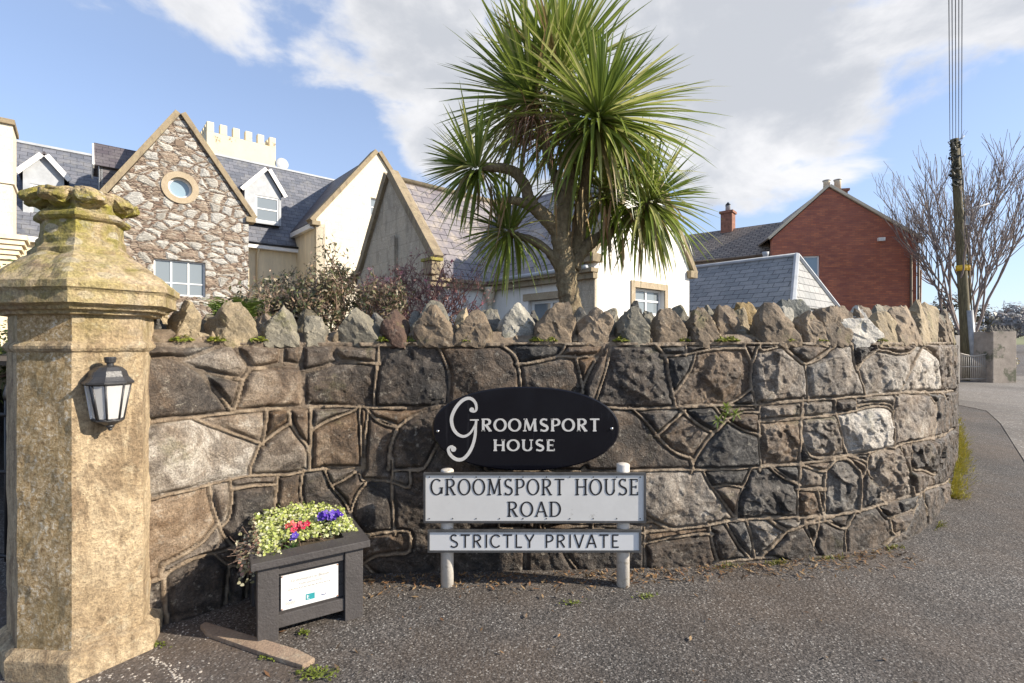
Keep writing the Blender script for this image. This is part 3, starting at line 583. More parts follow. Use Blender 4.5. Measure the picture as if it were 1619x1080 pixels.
CO=[ # x0,x1,ytop,peak,back,tone,lean,flat
(250,284,493,.45,.16,DK,0,.5),(283,328,474,.30,.02,TAN,.05,.35),(272,292,450,.6,.25,TAN,0,.3),(341,405,474,.5,0,TAN,0,.3),(416,474,482,.45,0,GR,0,.55),(480,522,501,.4,0,GR,0,.6),(535,598,489,.55,0,GR,.05,.35),(601,641,478,.55,0,RD,.12,.05),
(640,703,468,.45,.2,GR,0,.5),(648,716,484,.52,0,BR,0,.12),(722,778,490,.55,0,BR,.05,.25),(716,738,476,.5,.18,TAN,0,.2),(745,792,483,.45,.22,GR,0,.6),(789,846,466,.78,0.06,LG,.06,.2),(850,912,480,.62,0,BR,.05,.3),(838,862,492,.5,.2,DK,0,.2),(878,905,472,.5,.1,GR,0,.3),(920,973,476,.28,0,PK,0,.35),(963,988,467,.85,.1,GR,.1,.15),
(983,1025,480,.5,0,GR,0,.4),(1012,1040,479,.5,.2,GR,0,.7),(1028,1050,477,.4,.3,DK,0,.3),(1037,1090,487,.45,0,BR,0,.3),(1046,1070,473,.5,.2,GR,0,.6),(1077,1110,466,.4,.12,GR,-.1,.6),(1096,1138,484,.5,0,BR,0,.3),(1127,1153,476,.5,.12,TAN,0,.4),(1150,1162,474,.5,.2,GR,0,.4),(1157,1191,470,.45,.1,BR,0,.4),(1174,1202,467,.3,.22,WH,-.3,.2),(1190,1219,474,.6,.16,TAN,0,.4),
(1207,1264,478,.5,0,BR,0,.5),(1224,1262,464,.5,.3,(.24,.17,.07),0,.95),(1252,1286,481,.5,.14,LG,.5,.5),(1265,1290,464,.5,.32,BR,0,.7),(1268,1310,486,.7,0,PK,0,.15),(1288,1345,457,.45,.22,(.13,.14,.135),.1,.8),(1304,1354,484,.45,0,BR,0,.4),(1330,1352,466,.5,.25,GR,0,.5),(1346,1372,478,.4,.1,GR,.2,.3),(1345,1386,490,.15,-.03,WH,-.55,.2),(1366,1394,480,.5,.16,BR,0,.5),(1392,1434,490,.35,0,TAN,0,.3),(1388,1412,474,.5,.22,GR,0,.4),(1414,1430,470,.5,.2,WH,.1,.5),(1426,1457,480,.5,0,PK,0,.4),(1418,1440,478,.5,.2,BR,0,.5),(1455,1477,482,.4,0,TAN,0,.4),(1476,1494,486,.5,0,TAN,0,.8),(1444,1466,478,.5,.2,GR,0,.5),(1466,1486,474,.5,.25,BR,0,.4)]
rb_=random.Random(17)
xx_=330
while xx_<1000 and len(CO)<82:
    w9=rb_.uniform(26,46); CO.append((xx_,xx_+w9,rb_.uniform(484,500),rb_.uniform(.3,.7),rb_.uniform(.14,.26),rb_.choice([(.20,.16,.12),(.17,.165,.15),(.14,.12,.08)]),rb_.uniform(-.15,.15),rb_.uniform(.2,.6))); xx_+=w9+rb_.uniform(4,22)
for c in CO: coping(c[0],c[1],c[2],c[3],c[4],c[5],c[6],c[7])
u=px2u(1496)
n_c=len(CO)
while u<seg[-1]-.5 and n_c<97:
    w_=random.uniform(.2,.33); coping(0,0,0,random.uniform(.35,.65),0,random.choice([BR,PK,TAN,GR]),0,.4,u01=(u,u+w_),hh=random.uniform(.28,.42)); n_c+=1
    u+=w_+.02
    if u>px2u(1500)+2: u+=.06
# small packing stones and mortar between the coping stones
b=MB(); rr=random.Random(3); u=.12
while u<px2u(1500):
    x,y=map(float,wpt(u)); nx,ny=map(float,wnor(u)); o=rr.uniform(.04,.42); s=rr.uniform(.025,.085) if o>.12 else rr.uniform(.02,.045)
    p,f=rock([(rr.gauss(0,1),rr.gauss(0,1),rr.gauss(0,1),rr.uniform(.6,1)) for _ in range(14)],rr.randint(0,999),.02,ICO2)
    p=p/np.abs(p).max()*s*np.array([1,1,.9]); c=rr.choice([BR,TAN,GR,PK]); b.mesh((p+np.array([x-nx*o,y-ny*o,WTOP+.015+s*.4])).tolist(),f,0,False,c+(1,)); u+=rr.uniform(.01,.035)
u=.2
while u<px2u(1500):
    x,y=map(float,wpt(u)); nx,ny=map(float,wnor(u)); o=rr.uniform(.035,.07); s=rr.uniform(.02,.036); tx,ty=-ny,nx
    p,f=rock([(rr.gauss(0,1),rr.gauss(0,1),rr.gauss(0,1),rr.uniform(.6,1)) for _ in range(14)],rr.randint(0,999),.02,ICO3)
    p=p/np.abs(p).max(); hgt=rr.uniform(.8,2.2); g=rr.uniform(.7,1.15)
    X=x-nx*o+p[:,0]*s*tx*1.2-p[:,1]*s*nx; Y=y-ny*o+p[:,0]*s*ty*1.2-p[:,1]*s*ny; b.mesh(np.stack([X,Y,WTOP+.01+p[:,2]*s*hgt],-1).tolist(),f,0,True,(.28*g,.22*g,.15*g,1)); u+=rr.uniform(.03,.10)
o=b.build('packing_stones',M['coping_rock'],wall); o['kind']='stuff'
# garden ground, held up by the wall
gp=[(float(wpt(u)[0]-wnor(u)[0]*(TH-.03)),float(wpt(u)[1]-wnor(u)[1]*(TH-.03))) for u in np.linspace(.25,px2u(1500),30)]
sheet('terrain',[Vector((p[0],p[1],0)) for p in gp]+[Vector((6.2,8.0,0)),Vector((9,14,0)),Vector((14,40,0)),Vector((-60,60,0)),Vector((-60,14,0)),Vector((-8,5,0)),Vector((-2.3,2.9,0))],1.22,M['soil'])
# ================================================================== PILLAR
PC=np.array([-1.925,2.22])
PB=[(-1.7595,1.978),(-1.623,2.175),(-1.7257,2.392),(-1.93,2.47),(-2.14,2.42),(-2.205,2.16),(-1.998,1.998)]
PB=[np.array(p) for p in PB]
def ringpts(k,z,dc=(0,0)):
    return [(float(PC[0]+dc[0]+(p[0]-PC[0])*k),float(PC[1]+dc[1]+(p[1]-PC[1])*k),z) for p in PB]
def loft(rings,b,sub=1,mi=0):
    nn=len(rings[0]); vs=[p for r in rings for p in r]
    fs=[(i*nn+k,i*nn+(k+1)%nn,(i+1)*nn+(k+1)%nn,(i+1)*nn+k) for i in range(len(rings)-1) for k in range(nn)]
    fs.append(tuple(range(nn))[::-1]); fs.append(tuple(range((len(rings)-1)*nn,len(rings)*nn))); b.mesh(vs,fs,mi)
def weather(o,amp,cut=.03,sc=18,seed=1,smooth=False):
    me=o.data; bm=bmesh.new(); bm.from_mesh(me); bmesh.ops.remove_doubles(bm,verts=bm.verts,dist=1e-5)
    for it in range(7):
        E=[e for e in bm.edges if e.calc_length()>cut]
        if not E: break
        bmesh.ops.subdivide_edges(bm,edges=E,cuts=1,use_grid_fill=True)
        bmesh.ops.triangulate(bm,faces=[f for f in bm.faces if len(f.verts)>4])
    bm.normal_update(); P=np.array([v.co[:] for v in bm.verts])+np.array(origin_of(o.parent))
    d=(fbm(P[:,0]*sc+P[:,2]*sc*.8,P[:,1]*sc-P[:,2]*sc*.9,4,seed)-.5)*2*amp+(fbm(P[:,0]*sc*.2+P[:,2]*sc*.2,P[:,1]*sc*.2-P[:,2]*sc*.2,2,seed+9)-.5)*2*amp
    for v,k in zip(bm.verts,d): v.co+=v.normal*float(k)
    bm.to_mesh(me); bm.free(); 
    if smooth: me.polygons.foreach_set('use_smooth',[True]*len(me.polygons))
    me.update()
t=NT('lichened_sandstone'); 
nA=t.noise(t.pos,3.4,8,.66,.5); nB=t.noise(t.pos,13,8,.72,.2); nC=t.noise(t.mapv(t.pos,(1,1,.3)),8,8,.72,.6); nD=t.noise(t.pos,85,5,.72); nE=t.noise(t.pos,34,6,.7)
gn=t.n('ShaderNodeNewGeometry'); sx=t.n('ShaderNodeSeparateXYZ'); t.l(gn.outputs['Position'],sx.inputs[0])
cc=t.ramp(nA,(.25,(.54,.38,.21)),(.48,(.60,.47,.30)),(.6,(.46,.34,.20)),(.75,(.60,.51,.37)))
cc=t.mix(t.math('MULTIPLY',t.ramp(t.noise(t.mapv(t.pos,(9,9,.9)),1.6,6,.65,.5),(.52,0.),(.66,1.)),.6),cc,(.27,.19,.11))
cc=t.mix(t.math('MULTIPLY',t.ramp(nC,(.50,0.),(.60,1.)),.75),cc,(.22,.15,.085))
cc=t.mix(t.math('MULTIPLY',t.ramp(t.noise(t.pos,2.1,7,.68,1.2),(.52,0.),(.62,1.)),.45),cc,(.30,.22,.13))
cc=t.mix(t.math('MULTIPLY',t.ramp(nB,(.58,0.),(.66,1.)),.45),cc,(.66,.58,.40))
# algae and yellow lichen gather on the weathered head of the pillar
hi=t.n('ShaderNodeMapRange'); t.l(sx.outputs[2],hi.inputs[0]); hi.inputs[1].default_value=1.2; hi.inputs[2].default_value=1.95
cc=t.mix(t.math('MULTIPLY',hi.outputs[0],t.math('MULTIPLY',t.ramp(t.noise(t.pos,6.5,7,.7,.4),(.40,0.),(.60,1.)),.95)),cc,(.30,.27,.035))
cc=t.mix(t.math('MULTIPLY',hi.outputs[0],t.math('MULTIPLY',t.ramp(t.noise(t.pos,9,7,.7,.9),(.56,0.),(.62,1.)),.5)),cc,(.45,.42,.34))
vd=t.vor(t.mapv(t.pos,(1,1,1.6)),7.5,'F1'); cc=t.mix(t.math('MULTIPLY',hi.outputs[0],t.ramp(t.math('ADD',vd,t.math('MULTIPLY',nB,.10)),(.27,.75),(.31,0.))),cc,(.56,.50,.40))
cc=t.mix(.85,cc,t.ramp(nD,(.3,.42),(.62,1.1)),'MULTIPLY'); cc=t.mix(.6,cc,t.ramp(nE,(.3,.55),(.6,1.1)),'MULTIPLY')
t.col(cc); t.rough(.92); t.bump(nD,.9,.012); t.bump(nE,.7,.02); M['pillar']=t.m
# facet away from the sun: mottling of grazing light painted into its colour
t=NT('grazing_light_stone'); nA=t.noise(t.pos,60,6,.75,.4); nB=t.noise(t.pos,5,6,.7)
cc=t.ramp(nA,(.32,(.15,.09,.04)),(.44,(.44,.30,.14)),(.54,(.62,.46,.26)),(.64,(.88,.80,.64)))
cc=t.mix(t.math('MULTIPLY',t.ramp(nB,(.45,0.),(.6,1.)),.6),cc,(.26,.19,.08)); t.col(cc); t.rough(.95); t.bump(nA,1,.02); M['grazed_facet']=t.m
pil=empty('gate_pillar',(float(PC[0]),float(PC[1]),0),'tall faceted golden sandstone gate pillar with mossy carved crown','pillar')
b=MB(); loft([ringpts(1.17,-.05),ringpts(1.17,.085),ringpts(1.03,.112)],b); o=b.build('plinth',M['pillar'],pil,bevel=.008); weather(o,.003,.04)
b=MB(); loft([ringpts(1,.10),ringpts(1,1.315)],b); o=b.build('shaft',[M['pillar'],M['grazed_facet']],pil)
for f in o.data.polygons:
    if f.normal.y<-.85 and f.normal.x<0 : f.material_index=1
weather(o,.004,.045)
b=MB(); loft([ringpts(1,1.305),ringpts(1.035,1.312),ringpts(1.06,1.322),ringpts(1.06,1.332),ringpts(1.03,1.343),ringpts(.99,1.35)],b); o=b.build('string_moulding',M['pillar'],pil); weather(o,.003,.03,30)
b=MB(); loft([ringpts(.985,1.34),ringpts(.985,1.47)],b); o=b.build('upper_drum',[M['pillar'],M['grazed_facet']],pil)
for f in o.data.polygons:
    if f.normal.y<-.85 and f.normal.x<0 : f.material_index=1
weather(o,.003,.045)
b=MB(); loft([ringpts(.98,1.458),ringpts(1.10,1.463),ringpts(1.11,1.475),ringpts(1.20,1.480),ringpts(1.23,1.492),ringpts(1.33,1.503),ringpts(1.33,1.548),ringpts(1.355,1.556),ringpts(1.385,1.562),ringpts(1.385,1.588),ringpts(1.34,1.597)],b); o=b.build('cornice',M['pillar'],pil); weather(o,.004,.03,25)
b=MB(); loft([ringpts(1.34,1.592),ringpts(1.10,1.655),ringpts(.88,1.70),ringpts(.70,1.725,(-.014,.01))],b); o=b.build('sloped_cap',M['pillar'],pil); weather(o,.012,.03,14)
dc=(-.014,.01)
b=MB(); loft([ringpts(0.654,1.715,dc),ringpts(0.714,1.724,dc),ringpts(0.714,1.745,dc),ringpts(0.654,1.757,dc),ringpts(0.611,1.772,dc),ringpts(0.611,1.80,dc),ringpts(0.585,1.81,dc),ringpts(0.568,1.87,dc),ringpts(0.619,1.876,dc),ringpts(0.658,1.886,dc),ringpts(0.658,1.896,dc),ringpts(0.602,1.908,dc),ringpts(0.533,1.915,dc),ringpts(0.533,1.95,dc),ringpts(0.602,1.985,dc),ringpts(0.568,2.0,dc),ringpts(0.344,2.01,dc)],b); o=b.build('neck',M['pillar'],pil); weather(o,.006,.025,22)
for k in range(8):
    a=R(k*45-38); c,s=math.cos(a),math.sin(a); rr=random.Random(k+1)
    p,f=rock([(1,0,.15,.062),(-1,0,0,.09),(0,1,.1,.055+rr.uniform(0,.012)),(0,-1,.1,.058),(0,0,1,.038),(.6,0,-1,.035),(.9,.8,.2,.075),(.9,-.8,.2,.078),(.7,.2,.9,.062),(0,.9,-.7,.055),(0,-.9,-.7,.05)],k+3,.008,ICO4,24)
    p[:,2]+=p[:,0]*-.12; X=PC[0]-.012+(.152+p[:,0]*.88)*c-p[:,1]*s; Y=PC[1]+.01+(.152+p[:,0]*.88)*s+p[:,1]*c; Z=1.962+p[:,2]*.85
    b=MB(); b.mesh(np.stack([X,Y,Z],-1).tolist(),f,0,False); b.build('carved_leaf',M['pillar'],pil)
    p2=p*np.array([.9,.9,.55]); X=PC[0]-.012+(.122+p2[:,0]*.9)*c-p2[:,1]*s; Y=PC[1]+.01+(.122+p2[:,0]*.9)*s+p2[:,1]*c; Z=1.992+p2[:,2]
    b=MB(); b.mesh(np.stack([X,Y,Z],-1).tolist(),f,0,False); b.build('carved_leaf',M['pillar'],pil)
# ================================================================== LETTERING
def ell(cx,cy,rx,ry,a0,a1,T,t_,n=22):
    P=[];W=[]
    for i in range(n+1):
        a=R(a0+(a1-a0)*i/n); P.append((cx+rx*math.cos(a),cy+ry*math.sin(a))); W.append(t_+(T-t_)*abs(math.cos(a))**1.3)
    return P,W
def glyph(ch,T,t,serif):
    """returns advance width and strokes [(points, widths)] for a capital of height 1"""
    S=[]; L=lambda x0,y0,x1,y1,w_:S.append(([(x0,y0),(x1,y1)],[w_,w_])); sf=lambda x,y,h=.13:(S.append(([(x-h,y),(x+h,y)],[t*.9]*2)) if serif else None)
    yb,yt=t*.45,1-t*.45
    if ch=='G': S.append(ell(.42,.5,.38,.5-t*.4,48,335,T,t)); L(.78,.1,.78,.45,T); sf(.76,.45,.12); w_=.88
    elif ch=='C': S.append(ell(.42,.5,.38,.5-t*.4,45,315,T,t)); w_=.76
    elif ch=='R': L(.14,0,.14,1,T); S.append(ell(.36,.745,.25,.255-t*.4,90,-90,T,t)); L(.14,yt,.36,yt,t);L(.14,.49,.36,.49,t);L(.34,.49,.64,.02,T); sf(.14,yb);sf(.12,yt,.1);sf(.66,yb,.09); w_=.76
    elif ch=='P': L(.14,0,.14,1,T); S.append(ell(.36,.72,.25,.28-t*.4,90,-90,T,t)); L(.14,yt,.36,yt,t);L(.14,.45,.36,.45,t); sf(.14,yb);sf(.12,yt,.1); w_=.68
    elif ch=='O': S.append(ell(.43,.5,.39,.5-t*.4,0,360,T,t,36)); w_=.88
    elif ch=='M': L(.12,0,.18,1,t*1.1);L(.18,1,.5,.08,T);L(.5,.08,.82,1,t*1.1);L(.82,1,.88,0,T); sf(.12,yb);sf(.88,yb);sf(.12,yt,.08);sf(.88,yt,.08); w_=1.02
    elif ch=='S':
        a,_=ell(.32,.745,.22,.255-t*.4,35,265,T,t); b_,_=ell(.32,.255,.25,.255-t*.4,85,-150,T,t); P=a+b_; n=len(P)
        S.append((P,[t+(T-t)*math.sin(math.pi*i/(n-1))**1.2 for i in range(n)]))
        if serif: L(.50,.84,.51,1,t*.9);L(.10,.0,.11,.17,t*.9)
        w_=.64
    elif ch=='T': L(.36,0,.36,1,T);L(.02,yt,.70,yt,t*1.1);sf(.36,yb); 
    elif ch=='H': L(.14,0,.14,1,T);L(.72,0,.72,1,T);L(.14,.51,.72,.51,t); [sf(x,y) for x in (.14,.72) for y in (yb,yt)]; w_=.86
    elif ch=='U': L(.14,.34,.14,1,T);L(.70,.34,.70,1,t if serif else T);S.append(ell(.42,.34,.28,.34-t*.4,180,360,T,t)); sf(.14,yt);sf(.70,yt); w_=.84
    elif ch=='E':
        L(.14,0,.14,1,T);L(.14,yt,.56,yt,t);L(.14,.51,.48,.51,t);L(.14,yb,.58,yb,t); sf(.08,yb,.06);sf(.08,yt,.06)
        if serif: L(.55,.82,.55,1,t*.8);L(.47,.42,.47,.6,t*.8);L(.58,0,.58,.2,t*.8)
        w_=.66
    elif ch=='A': L(.06,0,.40,1,t*1.1);L(.40,1,.74,0,T);L(.17,.33,.64,.33,t);sf(.06,yb,.1);sf(.74,yb,.1); w_=.80
    elif ch=='D': L(.14,0,.14,1,T);S.append(ell(.34,.5,.40,.5-t*.4,90,-90,T,t));L(.14,yt,.34,yt,t);L(.14,yb,.34,yb,t);sf(.10,yb,.08);sf(.10,yt,.08); w_=.84
    elif ch=='I': L(.14,0,.14,1,T);sf(.14,yb);sf(.14,yt); w_=.28
    elif ch=='L': L(.14,0,.14,1,T);L(.14,yb,.56,yb,t);sf(.14,yt); w_=.60
    elif ch=='Y': L(.36,0,.36,.45,T);L(.36,.45,.04,1,T);L(.36,.45,.68,1,t*1.1); w_=.72
    elif ch=='V': L(.04,1,.37,0,T);L(.37,0,.70,1,t*1.1); w_=.74
    else: w_=.45
    if ch=='T': w_=.72
    return w_,S
def ribbon(b,org,X,Z,Nn,P,Wd,h,mi=0,lift=0):
    """flat-topped stroke of varying width standing h proud of the plate"""
    n=len(P); L_=[];R_=[]
    for i in range(n):
        x0,y0=P[max(i-1,0)];x1,y1=P[min(i+1,n-1)]; dx,dy=x1-x0,y1-y0; l=math.hypot(dx,dy) or 1; nx,ny=-dy/l,dx/l; w_=Wd[i]/2
        L_.append((P[i][0]+nx*w_,P[i][1]+ny*w_)); R_.append((P[i][0]-nx*w_,P[i][1]-ny*w_))
    V=lambda p,k:org+X*p[0]+Z*p[1]+Nn*k
    for i in range(n-1):
        hh=h+lift
        a,bb,c,d=L_[i],L_[i+1],R_[i+1],R_[i]
        b.face([V(d,hh),V(c,hh),V(bb,hh),V(a,hh)],None,mi)
        b.face([V(a,hh),V(bb,hh),V(bb,-.001),V(a,-.001)],None,mi); b.face([V(c,hh),V(d,hh),V(d,-.001),V(c,-.001)],None,mi)
def write(b,txt,org,X,Z,Nn,width,hgt,T,t,serif,h=.0012,mi=0,gap=.12):
    G=[glyph(c,T,t,serif) for c in txt]; tot=sum(g[0]+gap for g in G)-gap; sx=width/tot; x=0; k=0
    for w_,S in G:
        for P,Wd in S:
            # stroke width keeps its proportion in both directions
            pts=[((x+px)*sx,py*hgt) for px,py in P]; ribbon(b,org,X,Z,Nn,pts,[v*(hgt+sx)/2 for v in Wd],h,mi,(k%5)*.00012); k+=1
        x+=w_+gap
# ================================================================== ROAD NAME SIGN
YS=2.70; X1=Vector((1,0,0));Z1=Vector((0,0,1));NF=Vector((0,-1,0))
M['plate']=simple('sign_white',(.66,.65,.62),.35,.05,5,spots=((.42,.40,.36),14,.66))
M['plate2']=simple('sign_white_clean',(.68,.68,.67),.3,.03,4)
M['letter']=simple('black_lettering',(.02,.02,.022),.4,.2,20)
M['frame_grey']=simple('sign_frame',(.10,.10,.10),.4,.3,20,metal=.3)
M['post_white']=simple('post_paint',(.60,.56,.50),.55,.12,7,.2,60,spots=((.34,.30,.22),16,.60))
sign=empty('street_sign',(.06,2.74,0),'white street name plates on two short white posts reading GROOMSPORT HOUSE ROAD and STRICTLY PRIVATE','street sign')
sx_=lambda px:(px-CX)/F*YS; sz_=lambda py:H-(py-CY)/F*YS
for px,pt in ((707,742),(985,733)):
    X=(px-CX)/F*2.745; top=H-(pt-CY)/F*2.745
    b=MB(); b.lathe([(.0355,-.1),(.0355,top-.004),(.031,top)],(X,2.745,0),24); b.build('post',M['post_white'],sign)
def plate(name,x0,x1,z0,z1,m,studs,kids):
    b=MB(); b.box((x0,YS,z0),(x1,YS+.004,z1)); fr=b.build(name,m,sign)
    b=MB(); w_=.011
    for lo,hi in (((x0-w_,YS-.006,z1),(x1+w_,YS+.018,z1+w_)),((x0-w_,YS-.006,z0-w_),(x1+w_,YS+.018,z0)),((x0-w_,YS-.006,z0),(x0,YS+.018,z1)),((x1,YS-.006,z0),(x1+w_,YS+.018,z1))): b.box(lo,hi)
    b.box((x0,YS+.006,z0),(x1,YS+.014,z1)); b.build('frame',M['frame_grey'],fr)
    if studs:
        for z in (z0+.012,z1-.012):
            for k in range(10):
                x=x0+.02+(x1-x0-.04)*k/9; b=MB(); b.lathe([(.0042,0),(.003,.002)],(x,YS,z),8,ax=(X1,Z1,NF)); b.build('rivet',M['frame_grey'],fr)
    b=MB()
    for tx,a0,a1,yb_,yt_,T,t,sr in kids:
        h=(yb_-yt_)/F*YS; write(b,tx,Vector((sx_(a0),YS,sz_(yb_))),X1,Z1,NF,sx_(a1)-sx_(a0),h,T,t,sr,gap=.15)
    b.build('lettering',M['letter'],fr)
plate('name_plate',sx_(673),sx_(1018),sz_(823.5),sz_(751),M['plate'],True,[('GROOMSPORT HOUSE',681,1010,783,757,.125,.075,True),('ROAD',802,888,817,793,.13,.075,True)])
plate('private_plate',sx_(679.5),sx_(1010.5),sz_(870),sz_(841),M['plate2'],False,[('STRICTLY PRIVATE',711,980,866,845,.115,.10,False)])
# brackets
for px in (707,985):
    for py in (775,805,855):
        X=(px-CX)/F*2.745; z=sz_(py); b=MB(); b.box((X-.05,YS+.015,z-.012),(X+.05,YS+.03,z+.012)); b.build('bracket',M['frame_grey'],sign)
# ================================================================== OVAL HOUSE SIGN
YO=2.79; ox,oz=(831-CX)/F*YO,H-(678-CY)/F*YO; ra,rb_=148/F*YO,66.5/F*YO
oval=empty('house_sign',(ox,YO,oz),'glossy black oval sign with pale lettering GROOMSPORT HOUSE fixed to the wall','sign')
def supel(a,e=2.15): c,s=math.cos(a),math.sin(a); return (abs(c)**(2/e)*(1 if c>0 else -1),abs(s)**(2/e)*(1 if s>0 else -1))
b=MB(); n=96; fr=[];bk=[];ed=[]
for i in range(n):
    c,s=supel(2*math.pi*i/n); fr.append((ox+ra*c*.985,YO,oz+rb_*s*.97)); ed.append((ox+ra*c,YO+.004,oz+rb_*s)); bk.append((ox+ra*c,YO+.014,oz+rb_*s))
vs=fr+ed+bk; fs=[tuple(range(n))]+[((i+1)%n,i,i+n,(i+1)%n+n) for i in range(n)]+[((i+1)%n+n,i+n,i+2*n,(i+1)%n+2*n) for i in range(n)]+[tuple(range(2*n,3*n))[::-1]]
b.mesh(vs,[f[::-1] for f in fs])
t=NT('black_gloss'); cc=t.mix(t.math('MULTIPLY',t.ramp(t.noise(t.mapv(t.pos,(30,1,1.6)),1,4,.6),(.60,0.),(.75,1.)),.35),(.006,.006,.009),(.045,.045,.05))
t.col(cc); t.rough(t.ramp(t.noise(t.pos,6,4,.6),(.3,.12),(.7,.26))); t.b.inputs['Specular IOR Level'].default_value=.35; M['gloss']=t.m
b.build('panel',M['gloss'],oval)
M['silver']=simple('pale_sign_letter',(.62,.60,.56),.45,.08,10,spots=((.42,.33,.2),20,.66))
q=lambda px,py:Vector(((px-CX)/F*YO,YO,H-(py-CY)/F*YO))
b=MB(); 
def oline(tx,a0,a1,yb_,yt_): p=q(a0,yb_); write(b,tx,p,X1,Z1,NF,(a1-a0)/F*YO,(yb_-yt_)/F*YO,.20,.10,True,.0025,gap=.16)
oline('ROOMSPORT',761,948,682,662); oline('HOUSE',780,878,713,695)
b.build('lettering',M['silver'],oval)
gp_=[(749,653),(745,650),(742,646),(744,640),(750,639),(752,634),(749,629),(742,627),(733,630),(724,636),(717,646),(714,660),(716,673),(723,684),(734,690),(745,687),(751,680),(754,670),(755,663),(753,676),(751,692),(747,706),(741,718),(733,725),(723,726),(714,722),(711,714),(714,709),(719,709)]
# drawn as two strokes: the bowl with its curled head, and the stem with its tail
b=MB()
sc_=lambda P:[((x-CX)/F*YO-ox,H-(y-CY)/F*YO-oz) for x,y in P]
o_=Vector((ox,YO,oz))
A=[(744,648),(748,651),(753,648),(752,638),(746,631),(738,630),(729,635),(720,646),(714,661),(716,676),(723,686),(733,690),(743,685),(750,674),(753,664)]
B=[(753,663),(752,676),(751,690),(747,705),(740,718),(731,726),(721,726),(712,719),(709,710),(714,706),(719,710)]
u_=1/F*YO
for P,prof,lf in ((A,lambda k:(2.2+3.2*math.sin(math.pi*k)**1.0)*u_,0),(B,lambda k:(3.4+2.0*math.sin(math.pi*k))*u_,.0003)):
    c=catmull(sc_(P),8); n=len(c); ribbon(b,o_,X1,Z1,NF,[tuple(p) for p in c],[prof(i/(n-1)) for i in range(n)],.0025,0,lf)
for (x,y,r) in ((746,648,3.8),(717,710,4.2)):
    p=sc_([(x,y)])[0]; b.lathe([(r*u_,-.001),(r*u_,.0033)],o_+X1*p[0]+Z1*p[1],20,ax=(X1,Z1,NF),smooth=False)
p=sc_([(743,664)])[0]; ribbon(b,o_,X1,Z1,NF,[(p[0],p[1]),(p[0]+14*u_,p[1])],[2.0*u_]*2,.0025,0,.0005)
b.build('swash_initial',M['silver'],oval)
M['steel']=simple('screw_steel',(.5,.5,.5),.3,.1,30,metal=1)
for px,py in ((692,682),(967,678)):
    b=MB(); b.lathe([(.009,0),(.009,.002),(.005,.005)],q(px,py),12,ax=(X1,Z1,NF)); b.build('screw',M['steel'],oval)
# ================================================================== PLANTER
PA=Vector((-1.126,2.19,0)); PX=Vector((.855,.52,0)).normalized(); PY=Vector((-.52,.855,0)).normalized()
PW,PD,PH=.462,.46,.345
M['planter']=simple('planter_paint',(.062,.056,.054),.55,.18,9,.35,90,spots=((.16,.14,.12),70,.70),anis=(1,1,1))
plt_=empty('planter',PA,'dark grey painted square wooden planter with framed panels beside the gate pillar','planter')
AX=(PX,PY,Z1)
def pbox(name,lo,hi,m=None,bev=.003): b=MB(); b.box(lo,hi,AX,PA); return b.build(name,m or M['planter'],plt_,bevel=bev)
pw=.085
for x,y in ((0,0),(PW-pw,0),(0,PD-pw),(PW-pw,PD-pw)): pbox('corner_post',(x,y,0),(x+pw,y+pw,PH))
for s in range(4):
    # front, back, left, right: top rail, bottom rail, recessed boards
    def sb(name,a0,a1,z0,z1,d0,d1):
        lo,hi={0:((a0,d0),(a1,d1)),1:((a0,PD-d1),(a1,PD-d0)),2:((d0,a0),(d1,a1)),3:((PW-d1,a0),(PW-d0,a1))}[s]
        return pbox(name,(lo[0],lo[1],z0),(hi[0],hi[1],z1))
    Lm=(PW if s<2 else PD)
    sb('rail',pw,Lm-pw,PH-.052,PH,.010,.040); sb('rail',pw,Lm-pw,.050,.108,.010,.040)
    for k in range(3): z0=.108+k*.0617; sb('board',pw,Lm-pw,z0,z0+.0602,.034,.054)
rm=.030
for lo,hi in (((-.028,-.028),(PW+.028,.075)),((-.028,PD-.075),(PW+.028,PD+.028)),((-.028,.076),(.075,PD-.076)),((PW-.075,.076),(PW+.028,PD-.076))):
    pbox('rim_board',(lo[0],lo[1],PH+.001),(hi[0],hi[1],PH+.034),None,.004)
pbox('soil',(.06,.06,.2),(PW-.06,PD-.06,PH+.012),M['soil'],0)
def PP(x,y,z): return PA+PX*x+PY*y+Z1*z
# notice
nt_o=empty('notice',PP(.2,.02,.2),'white laminated notice with a teal logo pinned to the front panel of the planter','notice')
NY=-PY
b=MB(); b.box((.098,.026,.118),(PW-.112,.029,.276),AX,PA); b.build('sheet',M['plate2'],nt_o)
M['grey_ink']=simple('grey_ink',(.24,.22,.18),.5,.1,20); M['teal']=simple('teal_print',(.03,.27,.30),.4,.15,60); M['navy']=simple('navy_print',(.05,.08,.2),.5,.1,20)
def tx(body,x,z,size,mat,name='printed_text'):
    c=bpy.data.curves.new(name,'FONT'); c.body=body; c.size=size; c.align_x='CENTER'; c.extrude=.0002
    o=bpy.data.objects.new(name,c); COL.objects.link(o); bpy.context.view_layer.update()
    me=bpy.data.meshes.new_from_object(o); bpy.data.objects.remove(o)
    m4=Matrix((( PX.x,0,NY.x,0),(PX.y,0,NY.y,0),(0,1,0,0),(0,0,0,1))); m4.translation=PP(x,.0257,z); me.transform(m4)
    return link(name,me,mat,nt_o)
sc0=.098;sw=PW-.112-.098; mid=sc0+sw/2
tx('Groomsport in Bloom',mid,.238,.0185,M['grey_ink']); tx('Kindly sponsored by',mid,.219,.0125,M['grey_ink'])
b=MB()
xx=sc0+.03; rr=random.Random(4)
while xx<sc0+sw-.035: w_=rr.uniform(.006,.016); b.box((xx,.0253,.203),(xx+w_,.0262,.2062),AX,PA); xx+=w_+.003
